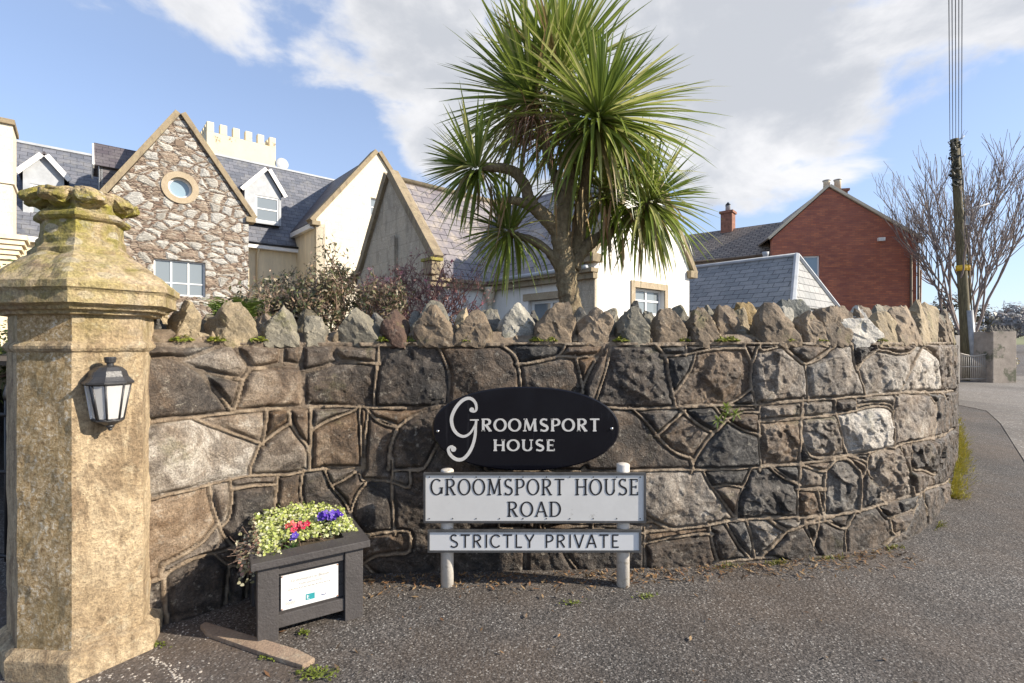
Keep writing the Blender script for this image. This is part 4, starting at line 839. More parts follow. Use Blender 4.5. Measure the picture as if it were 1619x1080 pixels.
for k in range(3):
    xx=sc0+.018
    while xx<sc0+.058: w_=rr.uniform(.004,.009); b.box((xx,.0253,.138+k*.005),(xx+w_,.0262,.140+k*.005),AX,PA); xx+=w_+.002
b.build('small_print',M['grey_ink'],nt_o)
b=MB(); b.box((sc0+.105,.0252,.138),(sc0+.145,.0262,.166),AX,PA); b.build('logo',M['teal'],nt_o)
b=MB(); b.box((sc0+.110,.0245,.146),(sc0+.114,.0251,.161),AX,PA); b.box((sc0+.117,.0245,.149),(sc0+.119,.0251,.159),AX,PA); b.box((sc0+.110,.0245,.142),(sc0+.122,.0251,.1435),AX,PA); b.build('logo_mark',M['plate2'],nt_o)
b=MB(); b.box((sc0+.033,.0252,.154),(sc0+.045,.0262,.160),AX,PA)
P_=[(sc0+.185+.011*math.cos(R(a)),.155+.011*math.sin(R(a))) for a in range(200,341,10)]
ribbon(b,PA+PY*.0258,PX,Z1,NY,P_,[.003]*len(P_),.0008); b.build('emblem',M['navy'],nt_o)
M['tack']=simple('rusty_pin',(.35,.13,.06),.6,.3,60)
for x,z in ((.102,.272),(PW-.116,.272),(.102,.122),(PW-.116,.122)):
    b=MB(); b.lathe([(.0035,0),(.002,.003)],PP(x,.026,z),8,ax=(PX,Z1,NY)); b.build('pin',M['tack'],nt_o)
# ================================================================== LANTERN
fa=np.array(PB[0]);fb=np.array(PB[1]); tt=.44; fp=fa+(fb-fa)*tt; fd=(fb-fa)/np.linalg.norm(fb-fa); fn=np.array([fd[1],-fd[0]])
LC=Vector((fp[0]+fn[0]*.065,fp[1]+fn[1]*.065,0)); LX=Vector((fd[0],fd[1],0));LY=Vector((-fn[0],-fn[1],0))   # LY points into the pillar
LD=math.hypot(LC.x,LC.y); YL=LC.y; zt_=lambda py:H-(py-CY)/F*YL
lan=empty('wall_lantern',(LC.x,LC.y,zt_(672)),'small black coach lantern with frosted panes and a globe bulb mounted on the stone pillar','lantern')
# half-octagonal body: five visible sides, the back flat against the stone
def half(rw,z,depth=None):
    A=[-90-90,-90-45,-90,-90+45,-90+90]   # not used
    pts=[]
    for a in (180,198,243,297,342,360): pts.append(LC+LX*(rw*math.cos(R(a)))+LY*(rw*.86*math.sin(R(a)))+Z1*z)
    pts.append(LC+LX*rw+LY*.060+Z1*z); pts.insert(0,LC-LX*rw+LY*.060+Z1*z)
    return pts
def half_loft(prof,b):
    rings=[half(r,z) for r,z in prof]; nn=len(rings[0]); vs=[p for r in rings for p in r]
    fs=[(i*nn+k,i*nn+(k+1)%nn,(i+1)*nn+(k+1)%nn,(i+1)*nn+k) for i in range(len(rings)-1) for k in range(nn)]
    fs.append(tuple(range(nn))[::-1]); fs.append(tuple(range((len(rings)-1)*nn,len(rings)*nn))); b.mesh(vs,fs)
px_=YL/F*.84; zr=zt_(606)
M['lamp']=simple('lantern_plastic',(.035,.035,.037),.38,.25,30,.2,150)
b=MB(); half_loft([(34*px_,zr-.004),(37*px_,zr),(37*px_,zr+.006),(34*px_,zr+.012),(28*px_,zr+.028),(25*px_,zr+.050),(18*px_,zr+.066),(9*px_,zr+.073)],b); b.build('hood',M['lamp'],lan)
b=MB()
b.lathe([(.012,zr+.066),(.012,zr+.082),(.018,zr+.085),(.021,zr+.103),(.018,zr+.108)],(LC.x,LC.y,0),14,smooth=False); b.build('finial',M['lamp'],lan)
zb_=zt_(663); zt2=zr-.003
top=half(31*px_,zt2); bot=half(20*px_,zb_)
b=MB()
for k in range(1,7): b.tube([bot[k],top[k]],.0042,6)
for P in (top,bot):
    for k in range(0,7): b.tube([P[k],P[k+1]],.0046,6)
b.build('frame',M['lamp'],lan)
t=NT('frosted_pane'); t.col((.86,.85,.82)); t.rough(.25); t.b.inputs['Transmission Weight'].default_value=.55; M['pane']=t.m
for k in range(0,7):
    b=MB(); c=(bot[k]+bot[k+1]+top[k]+top[k+1])/4; s=.93; q4=[c+(p-c)*s for p in (bot[k],bot[k+1],top[k+1],top[k])]
    b.slab(q4,.002); b.build('pane',M['pane'],lan)
b=MB(); b.slab([LC-LX*.05+LY*.055+Z1*(zb_+.002),LC+LX*.05+LY*.055+Z1*(zb_+.002),LC+LX*.07+LY*.055+Z1*zt2,LC-LX*.07+LY*.055+Z1*zt2],.003); b.build('reflector',M['plate2'],lan)
b=MB(); zc=zt_(628); b.lathe([(.004,zc-.026)]+[(.026*math.sin(R(a)),zc-.026*math.cos(R(a))) for a in range(20,160,14)]+[(.012,zc+.03),(.012,zr)],(LC.x,LC.y,0),20); b.build('bulb',M['plate2'],lan)
b=MB(); half_loft([(21.5*px_,zb_+.002),(22*px_,zb_-.004),(17*px_,zb_-.012),(8*px_,zb_-.022),(6*px_,zb_-.03)],b); b.lathe([(.011,zb_-.034),(.014,zb_-.028),(.012,zb_-.02)],(LC.x,LC.y,0),12); b.lathe([(.004,zb_-.046),(.008,zb_-.041),(.006,zb_-.034)],(LC.x,LC.y,0),12); b.build('base_cup',M['lamp'],lan)
# ================================================================== KERB SLAB AND LITTER ON THE GROUND
t=sandstone_mat('kerb_stone',(.34,.24,.17),(.40,.30,.21),(.45,.38,.28),(.20,.14,.10),1.2,None,.5)
b=MB(); P=[gnd(326,1008),gnd(316,995),gnd(325,990),gnd(398,1012),gnd(470,1034),gnd(498,1048),gnd(478,1060),gnd(430,1045)]
b.slab([Vector((p.x,p.y,.022)) for p in P][::-1],.06,uax=(1,0,0)); ks=b.build('kerb_stone',t,None,bevel=.006); tag(ks,'worn flat tan kerb stone set in the ground in front of the planter','kerb stone')
# ================================================================== BUILDINGS
DD=Vector((.751,.660,0)).normalized(); NN=Vector((.660,-.751,0)).normalized(); ZZ=Vector((0,0,1))
class Pl:
    """vertical plane: origin on the ground, horizontal direction d, outward normal n"""
    def __init__(s,o,d,n=None): s.o=Vector((o[0],o[1],0)); s.d=Vector(d).normalized(); s.n=Vector(n).normalized() if n is not None else Vector((s.d.y,-s.d.x,0))
    def P(s,a,z,out=0): return s.o+s.d*a+ZZ*z+s.n*out
    def px(s,px,py):
        r=(px-CX)/F; a=(r*s.o.y-s.o.x)/(s.d.x-r*s.d.y); Y=s.o.y+a*s.d.y; return a,H-(py-CY)/F*Y
    def off(s,v): return Pl(s.o+s.n*v,s.d,s.n)
    def ax(s): return (s.d,-s.n,ZZ)
def rect(pl,a0,a1,z0,z1,out=0): return [pl.P(a0,z0,out),pl.P(a1,z0,out),pl.P(a1,z1,out),pl.P(a0,z1,out)]
def wallp(name,pl,poly,th,mat,parent,holes=()):
    b=MB(); b.slab([pl.P(*p) for p in poly],th,holes=[rect(pl,*h) for h in holes],uax=pl.d); return b.build(name,mat,parent)
def bars(b,pl,a0,a1,z0,z1,w_,o0,o1):
    """rectangular frame lying in plane pl between out offsets o0<o1"""
    A=pl.ax()
    for lo,hi in (((a0,z0),(a1,z0+w_)),((a0,z1-w_),(a1,z1)),((a0,z0+w_),(a0+w_,z1-w_)),((a1-w_,z0+w_),(a1,z1-w_))):
        b.box((lo[0],-o1,lo[1]),(hi[0],-o0,hi[1]),A,pl.o)
def window(pl,a0,a1,z0,z1,parent,cols=1,rows=1,rec=.10,fw=.05,mat='upvc',glass='glass',curtain=False,rowsplit=None,sill=None):
    """frame (> pane, sill) set back in its opening"""
    b=MB(); bars(b,pl,a0+.002,a1-.002,z0+.002,z1-.002,fw,-rec-.05,-rec); A=pl.ax()
    for c in range(1,cols):
        x=a0+(a1-a0)*c/cols; b.box((x-fw*.5,rec+.002,z0+fw),(x+fw*.5,rec+.048,z1-fw),A,pl.o)
    rs=rowsplit or [k/rows for k in range(1,rows)]
    for f in rs:
        z=z0+(z1-z0)*f; b.box((a0+fw,rec+.004,z-fw*.4),(a1-fw,rec+.046,z+fw*.4),A,pl.o)
    fr=b.build('window_frame',M[mat],parent)
    b=MB(); b.box((a0+.01,rec+.026,z0+.01),(a1-.01,rec+.032,z1-.01),A,pl.o); b.build('pane',M[glass],fr)
    if curtain: b=MB(); b.box((a0+.01,rec+.10,z0+.01),(a1-.01,rec+.11,z1-.01),A,pl.o); b.build('curtain',M['curtain'],fr)
    if sill: b=MB(); b.box((a0-.08,-.07,z0-.10),(a1+.08,rec,z0-.001),A,pl.o); b.build('sill',M[sill],fr)
    return fr
def rake(name,pl,p0,p1,w_,th,over,mat,parent,back=.25,bev=.01):
    """coping or bargeboard following a gable slope from p0 to p1 (a,z), w_ high, sticking out by over in front of the wall"""
    d=Vector((p1[0]-p0[0],p1[1]-p0[1])); L=d.length; d/=L; n=Vector((-d.y,d.x)); n=n if n.y>0 else -n
    q=[p0,p1,(p1[0]+n.x*w_,p1[1]+n.y*w_),(p0[0]+n.x*w_,p0[1]+n.y*w_)]
    P=[pl.P(a,z,over) for a,z in q]
    if p1[0]<p0[0]: P=P[::-1]
    b=MB(); b.slab(P,over+back,uax=pl.d*d.x+ZZ*d.y); return b.build(name,mat,parent,bevel=bev)
def roof(name,quad,mat,parent,th=.06,uax=None):
    b=MB(); q=[Vector(p) for p in quad]; n=(q[1]-q[0]).cross(q[2]-q[0])
    if n.z<0: q=[q[1],q[0]]+q[2:][::-1]
    b.slab(q,th,uax=uax or (q[1]-q[0])); return b.build(name,mat,parent)
# ---------------- the manor (all of its ranges share walls)
P1=Vector((-.816*17.9,17.9,0)); M0=Pl(P1,DD,NN)
man=empty('manor_house',(-12.5,20,0),'old cream and rubble stone manor with steep gables, slate roofs and battlemented tower','house')
# stone gable with the round window
aL,zL=M0.px(172,304); aR,zR=M0.px(393,340); aA,zA=M0.px(285,181); zE=(zL+zR)/2
w0,wz1=M0.px(243,408); w1,wz0=M0.px(325,470)
rc=M0.px(285,297); rr_=.44
circ=[M0.P(rc[0]+rr_*math.cos(R(k*15)),rc[1]+rr_*math.sin(R(k*15))) for k in range(24)]
b=MB(); b.slab([M0.P(aL,0),M0.P(aR,0),M0.P(aR,zE),M0.P(aA,zA),M0.P(aL,zE)],.45,holes=[rect(M0,w0,w1,wz0,wz1),circ],uax=DD); b.build('stone_gable_wall',M['rubble'],man)
for s_ in ((aL-.16,zE-.20,aA,zA+.0),(aR+.16,zE-.20,aA,zA+.0)):
    rake('gable_coping',M0,(s_[0],s_[1]),(s_[2],s_[3]),.20,.2,.12,M['coping'],man,.5)
b=MB(); b.box((aL-.25,-.14,zE-.34),(aL+.12,.4,zE-.12),M0.ax(),M0.o); b.build('kneeler',M['coping'],man,bevel=.02)
b=MB(); b.box((aR-.12,-.14,zE-.34),(aR+.25,.4,zE-.12),M0.ax(),M0.o); b.build('kneeler',M['coping'],man,bevel=.02)
def ringm(name,r0,r1,y0,y1,m,par):
    b=MB(); n=36
    for k in range(n):
        a,c=2*math.pi*k/n,2*math.pi*(k+1)/n; q=lambda r,t_,o:M0.P(rc[0]+r*math.cos(t_),rc[1]+r*math.sin(t_),o)
        b.face([q(r0,a,y1),q(r1,a,y1),q(r1,c,y1),q(r0,c,y1)]); b.face([q(r1,a,y1),q(r1,a,y0),q(r1,c,y0),q(r1,c,y1)]); b.face([q(r0,c,y1),q(r0,c,y0),q(r0,a,y0),q(r0,a,y1)])
    return b.build(name,m,par)
M['ringstone']=sandstone_mat('dressed_sandstone',(.42,.34,.23),(.48,.39,.27),(.60,.52,.38),(.34,.26,.17),1,None,.4)
ringm('round_window_surround',.40,.62,-.3,.05,M['ringstone'],man); rw=ringm('round_window_frame',.33,.405,-.25,-.14,M['upvc'],man)
b=MB(); b.slab([M0.P(rc[0]+.36*math.cos(R(k*15)),rc[1]+.36*math.sin(R(k*15)),-.2) for k in range(24)],.01); b.build('pane',M['glass_blue'],rw)
window(M0,w0,w1,wz0,wz1,man,3,2,.12,.055,curtain=True,rowsplit=[.36])
b=MB(); b.box((aA-.16,-.02,rc[1]+1.62),(aA+.14,.05,rc[1]+1.86),M0.ax(),M0.o); b.build('vent',M['gutter'],man)
# its roof runs back from the gable
back=7.5
ridge0=M0.P(aA,zA+.0,-.3); ridge1=M0.P(aA,zA,-back)
roof('slate_roof',[M0.P(aL-.1,zE-.15,-.3),M0.P(aL-.1,zE-.15,-back),ridge1,ridge0],M['slate_dark'],man)
roof('slate_roof',[M0.P(aR+.1,zE-.15,-.3),M0.P(aR+.1,zE-.15,-back),ridge1,ridge0],M['slate_dark'],man)
# right range
MC=M0.off(-2.0); MR=M0.off(-5.0)
e0,ze=MC.px(395,385); e1,_=MC.px(462,392)
r0,zr0=MR.px(330,243); r1,zr1=MR.px(535,287); zrg=(zr0+zr1)/2
wallp('cream_wall',MC,[(aL,0),(e1+3,0),(e1+3,ze),(aL,ze)],.4,M['cream'],man)
roof('slate_roof',[MC.P(aA+.2,ze-.05,.22),MC.P(e1+6,ze-.05,.22),MR.P(e1+6,zrg),MR.P(aA+.2,zrg)],M['slate'],man)
roof('slate_roof',[MR.P(aA+.2,zrg),MR.P(e1+6,zrg),MR.P(e1+6,ze,-3),MR.P(aA+.2,ze,-3)],M['slate'],man)
b=MB(); b.box((aA+.2,-.06,zrg-.02),(e1+6,.10,zrg+.07),MR.ax(),MR.o); b.build('ridge_tiles',M['lead'],man)
b=MB(); b.box((e0-.4,-.30,ze-.22),(e1+.4,-.02,ze-.04),MC.ax(),MC.o); b.build('fascia',M['white'],man)
b=MB(); b.tube([MC.P(e0-.4,ze-.0,.30),MC.P(e1+.2,ze-.0,.30)],.06,8); b.build('gutter',M['black'],man)
b=MB(); b.tube([MC.P(e0+.35,ze-.1,.26),MC.P(e0+.30,ze-.5,.08),MC.P(e0+.30,0,.08)],.045,8); b.build('downpipe',M['cream'],man)
# gabled dormer on the right range
def dormer(pl,pts,zapex_back,parent,ww,side=M['slate_dark'],face=M['lead'],depth=2.0):
    """pts: left foot, apex, right foot of the bargeboards in (a,z); ww: window rectangle"""
    (al,zl),(aa,za),(ar,zr_)=pts; zl=zr_=(zl+zr_)/2; iw=.10
    zb=min(ww[2]-.10,zl-.2)
    b=MB(); b.slab([pl.P(al+iw,zb),pl.P(ar-iw,zb),pl.P(ar-iw,zl),pl.P(aa,za-.12),pl.P(al+iw,zl)],.1,holes=[rect(pl,*ww)],uax=pl.d); d=b.build('dormer_front',face,parent)
    for a in (al+iw,ar-iw-.05):
        b=MB(); b.slab([pl.P(a,zb-.0,-.01),pl.P(a,zb,-depth),pl.P(a,zl,-depth),pl.P(a,zl,-.01)][::-1] if a<aa else [pl.P(a+.05,zb,-.01),pl.P(a+.05,zb,-depth),pl.P(a+.05,zl,-depth),pl.P(a+.05,zl,-.01)],.05,uax=-pl.n); b.build('dormer_cheek',side,d)
    for s0 in ((al,zl),(ar,zl)):
        a,z=s0; sg=-1 if a<aa else 1
        roof('dormer_roof',[pl.P(a+sg*.04,z-.02,.14),pl.P(a+sg*.04,z-.02,-depth),pl.P(aa,za+.03,-depth),pl.P(aa,za+.03,.14)],M['slate_dark'],d,.05)
        rake('bargeboard',pl,(a,z-.16),(aa,za-.16),.17,.04,.19,M['white'],d,-.14,.004)
    return d
pl=M0.off(-2.2); A_=[pl.px(383,301),pl.px(422,265),pl.px(448,305)]; wa,wb=pl.px(404,308),pl.px(441,354)
d=dormer(pl,A_,0,man,(wa[0],wb[0],(wb[1]),(wa[1])),depth=2.6); window(pl,wa[0],wb[0],wb[1],wa[1],d,1,2,.03,.07,curtain=True)
# cream gable block
MG=M0.off(.7); gl,zgl=MG.px(500,346); ga,zga=MG.px(597,242); gr=2*ga-gl; q0,qz1=MG.px(586,312); q1,qz0=MG.px(602,343)
wallp('ashlar_gable_wall',MG,[(gl,0),(gr,0),(gr,zgl),(ga,zga),(gl,zgl)],.4,M['creamstone'],man,[(q0,q1+.1,qz0,qz1)])
window(MG,q0,q1+.1,qz0,qz1,man,1,2,.10,.05,curtain=True)
for a in (gl-.16,gr+.16): rake('gable_coping',MG,(a,zgl-.18),(ga,zga),.20,.2,.12,M['coping'],man,.45)
b=MB(); b.box((gl-.22,-.13,zgl-.30),(gl+.15,.4,zgl-.10),MG.ax(),MG.o); b.build('kneeler',M['coping'],man,bevel=.02)
gb=9
roof('slate_roof',[MG.P(gl-.15,zgl-.12,-.3),MG.P(gl-.15,zgl-.12,-gb),MG.P(ga,zga,-gb),MG.P(ga,zga,-.3)],M['slate_dark'],man)
roof('slate_roof',[MG.P(gr+.15,zgl-.12,-.3),MG.P(gr+.15,zgl-.12,-gb),MG.P(ga,zga,-gb),MG.P(ga,zga,-.3)],M['slate_dark'],man)
SW=Pl(MG.P(gl,0),-NN,-DD)   # the block's left flank
wallp('cream_wall',SW,[(-.0,0),(0,zgl-.2),(3.0,zgl-.2),(3.0,0)],.4,M['cream'],man)
b=MB(); b.box((.2,-.22,zgl-.42),(2.9,-.02,zgl-.2),SW.ax(),SW.o); b.build('fascia',M['white'],man)
# left range behind the pillar
ML=M0.off(-1.3); MLR=M0.off(-4.6); _,zel=ML.px(62,376); _,zrl=MLR.px(22,224); _,zr2=MLR.px(150,247); zrl=(zrl+zr2)/2
xl,_=ML.px(-120,400)
wallp('cream_wall',ML,[(xl,0),(aL+.1,0),(aL+.1,zel),(xl,zel)],.4,M['cream'],man)
roof('slate_roof',[ML.P(xl,zel,.2),ML.P(aL+.4,zel,.2),MLR.P(aL+2.5,zrl),MLR.P(xl-2,zrl)],M['slate'],man,uax=DD)
b=MB(); b.box((xl-2,-.06,zrl-.02),(aL+2,.10,zrl+.07),MLR.ax(),MLR.o); b.build('ridge_tiles',M['lead'],man)
b=MB(); b.box((xl,-.28,zel-.2),(aL,-.02,zel-.02),ML.ax(),ML.o); b.build('fascia',M['white'],man)
pl=M0.off(-1.9); A_=[pl.px(30,273),pl.px(70,242),pl.px(107,279)]; wa,wb=pl.px(48,290),pl.px(97,345)
d=dormer(pl,A_,0,man,(wa[0],wb[0],wb[1],wa[1]),depth=2.4); window(pl,wa[0],wb[0],wb[1],wa[1],d,2,1,.03,.07,curtain=True)
# side dormer on the left slope of the stone gable
SD_=Pl(M0.P(aL-.25,0,-.55),-NN,-DD); _,zt=SD_.px(160,226); zt=SD_.px(160,226)[1]
SD_=Pl(M0.P(aL-.25,0,-2.15),NN,-DD); zt=H+(CY-228)/F*SD_.P(.8,0).y; zf=zt-1.0
d=dormer(SD_,[(0,zf),(.8,zt),(1.6,zf)],0,man,(.35,1.25,zf-.95,zf-.10),depth=2.0); window(SD_,.35,1.25,zf-.95,zf-.10,d,2,1,.03,.07)
# battlemented tower behind
MT=M0.off(-8.0); t0,tz=MT.px(327,207); t1,_=MT.px(436,227); zt0=tz
b=MB(); tw=t1-t0; b.box((t0,0,0),(t1,tw*.9,zt0),MT.ax(),MT.o); b.build('tower_wall',M['towerpaint'],man)
mw=(t1-t0)/10.2; k=5
ys_=[0,tw*.9-.35]
for y in ys_:
    for i in range(6):
        a=t0+(t1-t0-mw)*i/5; b=MB(); b.box((a,y+.002,zt0+.001),(a+mw,y+.35,zt0+.55),MT.ax(),MT.o); b.build('merlon',M['towerpaint'],man,bevel=.03)
for a in (t0,t1-.35):
    for i in range(1,5):
        y=(tw*.9-mw)*i/5; b=MB(); b.box((a+.002,y,zt0+.001),(a+.35,y+mw,zt0+.55),MT.ax(),MT.o); b.build('merlon',M['towerpaint'],man,bevel=.03)
b=MB(); b.lathe([(.05,0),(.25,.02),(.36,.06),(.34,.07),(.05,.03)],MT.P(t1+.35,zt0-.9),20,ax=(DD,ZZ,NN)); b.build('satellite_dish',M['lead'],man)
# cream stack with spire at the far left
CK=Pl(Vector((-1.012*14.2,14.2,0)),DD,NN); c0,_=CK.px(20,300); _,cz=CK.px(15,178); _,cb=CK.px(15,372)
b=MB(); b.box((c0-1.3,0,cb),(c0,1.2,cz-.35),CK.ax(),CK.o); b.box((c0-1.36,-.05,cz-2.05),(c0+.04,1.25,cz-1.95),CK.ax(),CK.o); b.build('turret',M['creamstone'],man)
b=MB(); b.box((c0-1.4,-.08,cz-.35),(c0+.05,1.3,cz-.2),CK.ax(),CK.o); b.build('turret_cap',M['coping'],man,bevel=.02)
b=MB(); b.lathe([(.42,cz-.2),(.30,cz),(.30,cz+.1),(.16,cz+.3),(.03,cz+1.2)],CK.P(c0-.75,0,-.6),8,smooth=False); b.build('turret_spire',M['coping'],man)
b=MB()
for i in range(5): b.box((c0-1.5,-.32+.06*i,cb-.0-.14*(i+1)),(c0+.32-.06*i,.8,cb-.14*i-.004),CK.ax(),CK.o)
b.build('corbel_band',M['cream'],man)
wallp('cream_wall',CK,[(c0-4,0),(c0+.02,0),(c0+.02,cb-.7),(c0-4,cb-.7)],.4,M['cream'],man)
# ---------------- the lodge
lod=empty('lodge',(1.5,12,0),'low white and stone lodge with steep gables and lichened slate roof behind the palm','house')
IC=Vector((-.53,12.38,0)); WO=Vector((1.65,9.9,0)); ez=2.78
W0=Pl(WO,DD,NN); gw=3.68; wez=3.15; wap=5.45
l0,lz1=W0.px(1003,454); l1,lz0=W0.px(1050,500)
W0o=W0
wallp('white_gable_wall',W0,[(0,0),(gw,0),(gw,wez),(gw/2,wap),(0,wez)],.35,M['white_render'],lod,[(l0,l1,lz0,lz1)])
window(W0,l0,l1,lz0,lz1,lod,2,2,.10,.05,curtain=True,rowsplit=[.55])
A=W0.ax(); b=MB(); s_=.14
b.box((l0-s_,-.03,lz1),(l1+s_,.09,lz1+s_),A,W0.o); b.box((l0-s_,-.03,lz0),(l0-.001,.09,lz1-.002),A,W0.o); b.box((l1+.001,-.03,lz0),(l1+s_,.09,lz1-.002),A,W0.o); b.build('window_surround',M['ringstone'],lod)
for a in (-.14,gw+.14): rake('gable_coping',W0,(a,wez-.16),(gw/2,wap),.15,.2,.10,M['coping'],lod,.2)
b=MB(); b.box((-.20,-.12,wez-.22),(.12,.35,wez-.05),A,W0.o); b.build('kneeler',M['coping'],lod,bevel=.015)
b=MB(); b.box((gw-.12,-.12,wez-.22),(gw+.2,.35,wez-.05),A,W0.o); b.build('kneeler',M['coping'],lod,bevel=.015)
WS=Pl(IC,NN,-DD); Ls=3.3    # flank wall under the palm, from the inner corner forward to the gable
v0,vz1=WS.px(835,476); v1,vz0=WS.px(900,520)
v0=max(v0,.9); v1=min(v1,2.7)
wallp('flank_wall',WS,[(0,0),(Ls,0),(Ls,ez),(0,ez)],.3,M['white_render'],lod,[(v0,v1,1.3,vz1)])
window(WS,v0,v1,1.3,vz1,lod,2,1,.12,.07,curtain=True)
b=MB(); b.box((v0-.15,-.03,vz1),(v1+.15,.10,vz1+.16),WS.ax(),WS.o); b.build('lintel',M['ringstone'],lod)
# dressed quoins at the corner by the white gable, with cornice above
b=MB()
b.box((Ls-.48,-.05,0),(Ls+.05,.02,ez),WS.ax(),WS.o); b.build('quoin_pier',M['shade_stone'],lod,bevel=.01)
b=MB(); b.box((-.1,-.16,ez-.18),(Ls+.10,-.02,ez-.06),WS.ax(),WS.o); b.box((-.1,-.24,ez-.058),(Ls+.12,-.02,ez+.02),WS.ax(),WS.o); b.build('eaves_cornice',M['coping'],lod)
b=MB(); b.tube([WS.P(-.1,ez+.04,.24),WS.P(Ls,ez+.04,.24)],.05,8); b.build('gutter',M['lead'],lod)
WF=Pl(IC-DD*1.75,DD,NN)
wallp('front_wall',WF,[(0,0),(1.75,0),(1.75,ez),(0,ez)],.3,M['white_render'],lod)
b=MB(); b.box((-.1,-.16,ez-.18),(1.62,-.02,ez-.06),WF.ax(),WF.o); b.box((-.1,-.22,ez-.058),(1.55,-.02,ez+.02),WF.ax(),WF.o); b.build('eaves_cornice',M['coping'],lod)
b=MB(); hp=IC+NN*.15-DD*.15; b.lathe([(.05,ez-.55),(.07,ez-.45),(.14,ez-.22),(.16,ez-.1)],(hp.x,hp.y,0),12); b.tube([(hp.x,hp.y,ez-.5),(hp.x,hp.y,0)],.05,10); b.build('downpipe',M['buff'],lod)
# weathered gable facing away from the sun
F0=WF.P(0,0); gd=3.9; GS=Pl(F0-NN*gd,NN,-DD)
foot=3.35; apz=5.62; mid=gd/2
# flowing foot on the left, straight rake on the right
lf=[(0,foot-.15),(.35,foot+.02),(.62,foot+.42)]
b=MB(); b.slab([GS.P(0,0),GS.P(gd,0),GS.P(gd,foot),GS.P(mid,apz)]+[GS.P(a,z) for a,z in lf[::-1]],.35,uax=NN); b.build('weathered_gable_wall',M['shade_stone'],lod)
rake('gable_coping',GS,(gd+.16,foot-.2),(mid,apz-.02),.19,.2,.10,M['coping'],lod,.16)
rake('gable_coping',GS,(.55,foot+.33),(mid,apz-.02),.19,.2,.10,M['coping'],lod,.16); rake('gable_coping',GS,(.2,foot-.1),(.6,foot+.38),.17,.2,.10,M['coping'],lod,.16); rake('gable_coping',GS,(-.4,foot-.32),(.22,foot-.08),.16,.2,.10,M['coping'],lod,.16)
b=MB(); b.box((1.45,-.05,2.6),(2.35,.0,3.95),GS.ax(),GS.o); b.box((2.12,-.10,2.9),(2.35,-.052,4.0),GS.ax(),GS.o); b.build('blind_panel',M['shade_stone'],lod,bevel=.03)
b=MB(); b.box((gd-.10,-.14,foot-.5),(gd+.26,.1,foot-.2),GS.ax(),GS.o); b.build('kneeler',M['coping'],lod,bevel=.02)
M['mossy']=sandstone_mat('mossy_stone',(.30,.26,.05),(.36,.32,.08),(.40,.36,.16),(.16,.13,.06),1,None,.5)
b=MB(); b.box((gd-.14,-.18,foot-.198),(gd+.30,.14,foot-.13),GS.ax(),GS.o); b.build('kneeler_cap',M['mossy'],lod,bevel=.01)
# roofs
rf0=GS.P(mid,apz-.1,-.3); hl=9
eaveA=F0+ZZ*ez-DD*.0; 
roof('slate_roof',[F0+DD*.3+NN*.22+ZZ*(ez+.0),F0+DD*hl+NN*.22+ZZ*ez,rf0+DD*hl,rf0],M['slate_lodge'],lod,uax=DD)
roof('slate_roof',[F0+DD*.3-NN*gd+ZZ*ez,F0+DD*hl-NN*gd+ZZ*ez,rf0+DD*hl,rf0],M['slate_lodge'],lod,uax=DD)
b=MB(); b.tube([rf0+ZZ*.04,rf0+DD*hl+ZZ*.04],.08,8); b.build('ridge_tiles',M['coping'],lod)
wa_=W0.P(gw/2,wap-.08,-.3); bk=7
roof('slate_roof',[W0.P(0,ez,-.3)-DD*.22,W0.P(0,ez,-.3)-DD*.22-NN*bk,wa_-NN*bk,wa_],M['slate_lodge'],lod,uax=NN)
roof('slate_roof',[W0.P(gw,ez,-.3)+DD*.22,W0.P(gw,ez,-.3)+DD*.22-NN*bk,wa_-NN*bk,wa_],M['slate_lodge'],lod,uax=NN)
# small rooflight and stack
ch=W0.P(gw/2,0,-.9)
# low lean-to between lodge and outbuilding
lt=Pl(W0.P(gw,0,-1.2),DD,NN)
roof('lean_to_roof',[lt.P(0,2.35,.1),lt.P(1.6,2.2,.1),lt.P(1.6,2.75,-1.6),lt.P(0,2.75,-1.6)],M['slate_grey'],lod)
b=MB(); b.box((0,-.14,2.05),(1.6,-.02,2.18),lt.ax(),lt.o); b.box((0,-.10,1.9),(1.5,0,2.045),lt.ax(),lt.o); b.build('fascia',M['white'],lod)
wallp('lean_to_wall',lt,[(0,0),(1.5,0),(1.5,2.1),(0,2.1)],.2,M['white_render'],lod)
# ---------------- hipped outbuilding
E_=Vector((8.06,14,0)); hz_=3.77; he=2.25; hw_=1.9; ha=.55; hb=6
hip=empty('outbuilding',(7.5,15,0),'low outbuilding with pale grey slate hipped roof and lead hips in front of brick house','outbuilding')
e3=E_+ZZ*hz_; lc=E_+NN*ha-DD*hw_+ZZ*he; rcn=E_+NN*ha+DD*hw_+ZZ*he; e4=e3-NN*hb
roof('slate_roof',[lc-NN*(hb+ha),lc,e3,e4],M['slate_grey'],hip,uax=NN); roof('slate_roof',[rcn,rcn-NN*(hb+ha),e4,e3],M['slate_grey'],hip,uax=NN)
b=MB(); b.slab([lc,rcn,e3],.06,uax=DD); b.build('hip_slope',M['slate_grey'],hip)
for p in (lc,rcn):
    b=MB(); b.tube([p+ZZ*.03,e3+ZZ*.03],.075,6,smooth=False); b.build('lead_hip',M['lead'],hip)
b=MB(); b.tube([e3+ZZ*.03,e4+ZZ*.03],.06,6); b.build('lead_ridge',M['lead'],hip)
HB=Pl(lc+DD*.15-NN*.1,DD,NN); b=MB(); b.box((0,0,0),(2*hw_-.3,hb,he-.03),HB.ax(),(HB.o.x,HB.o.y,0)); b.build('wall',M['white_render'],hip)
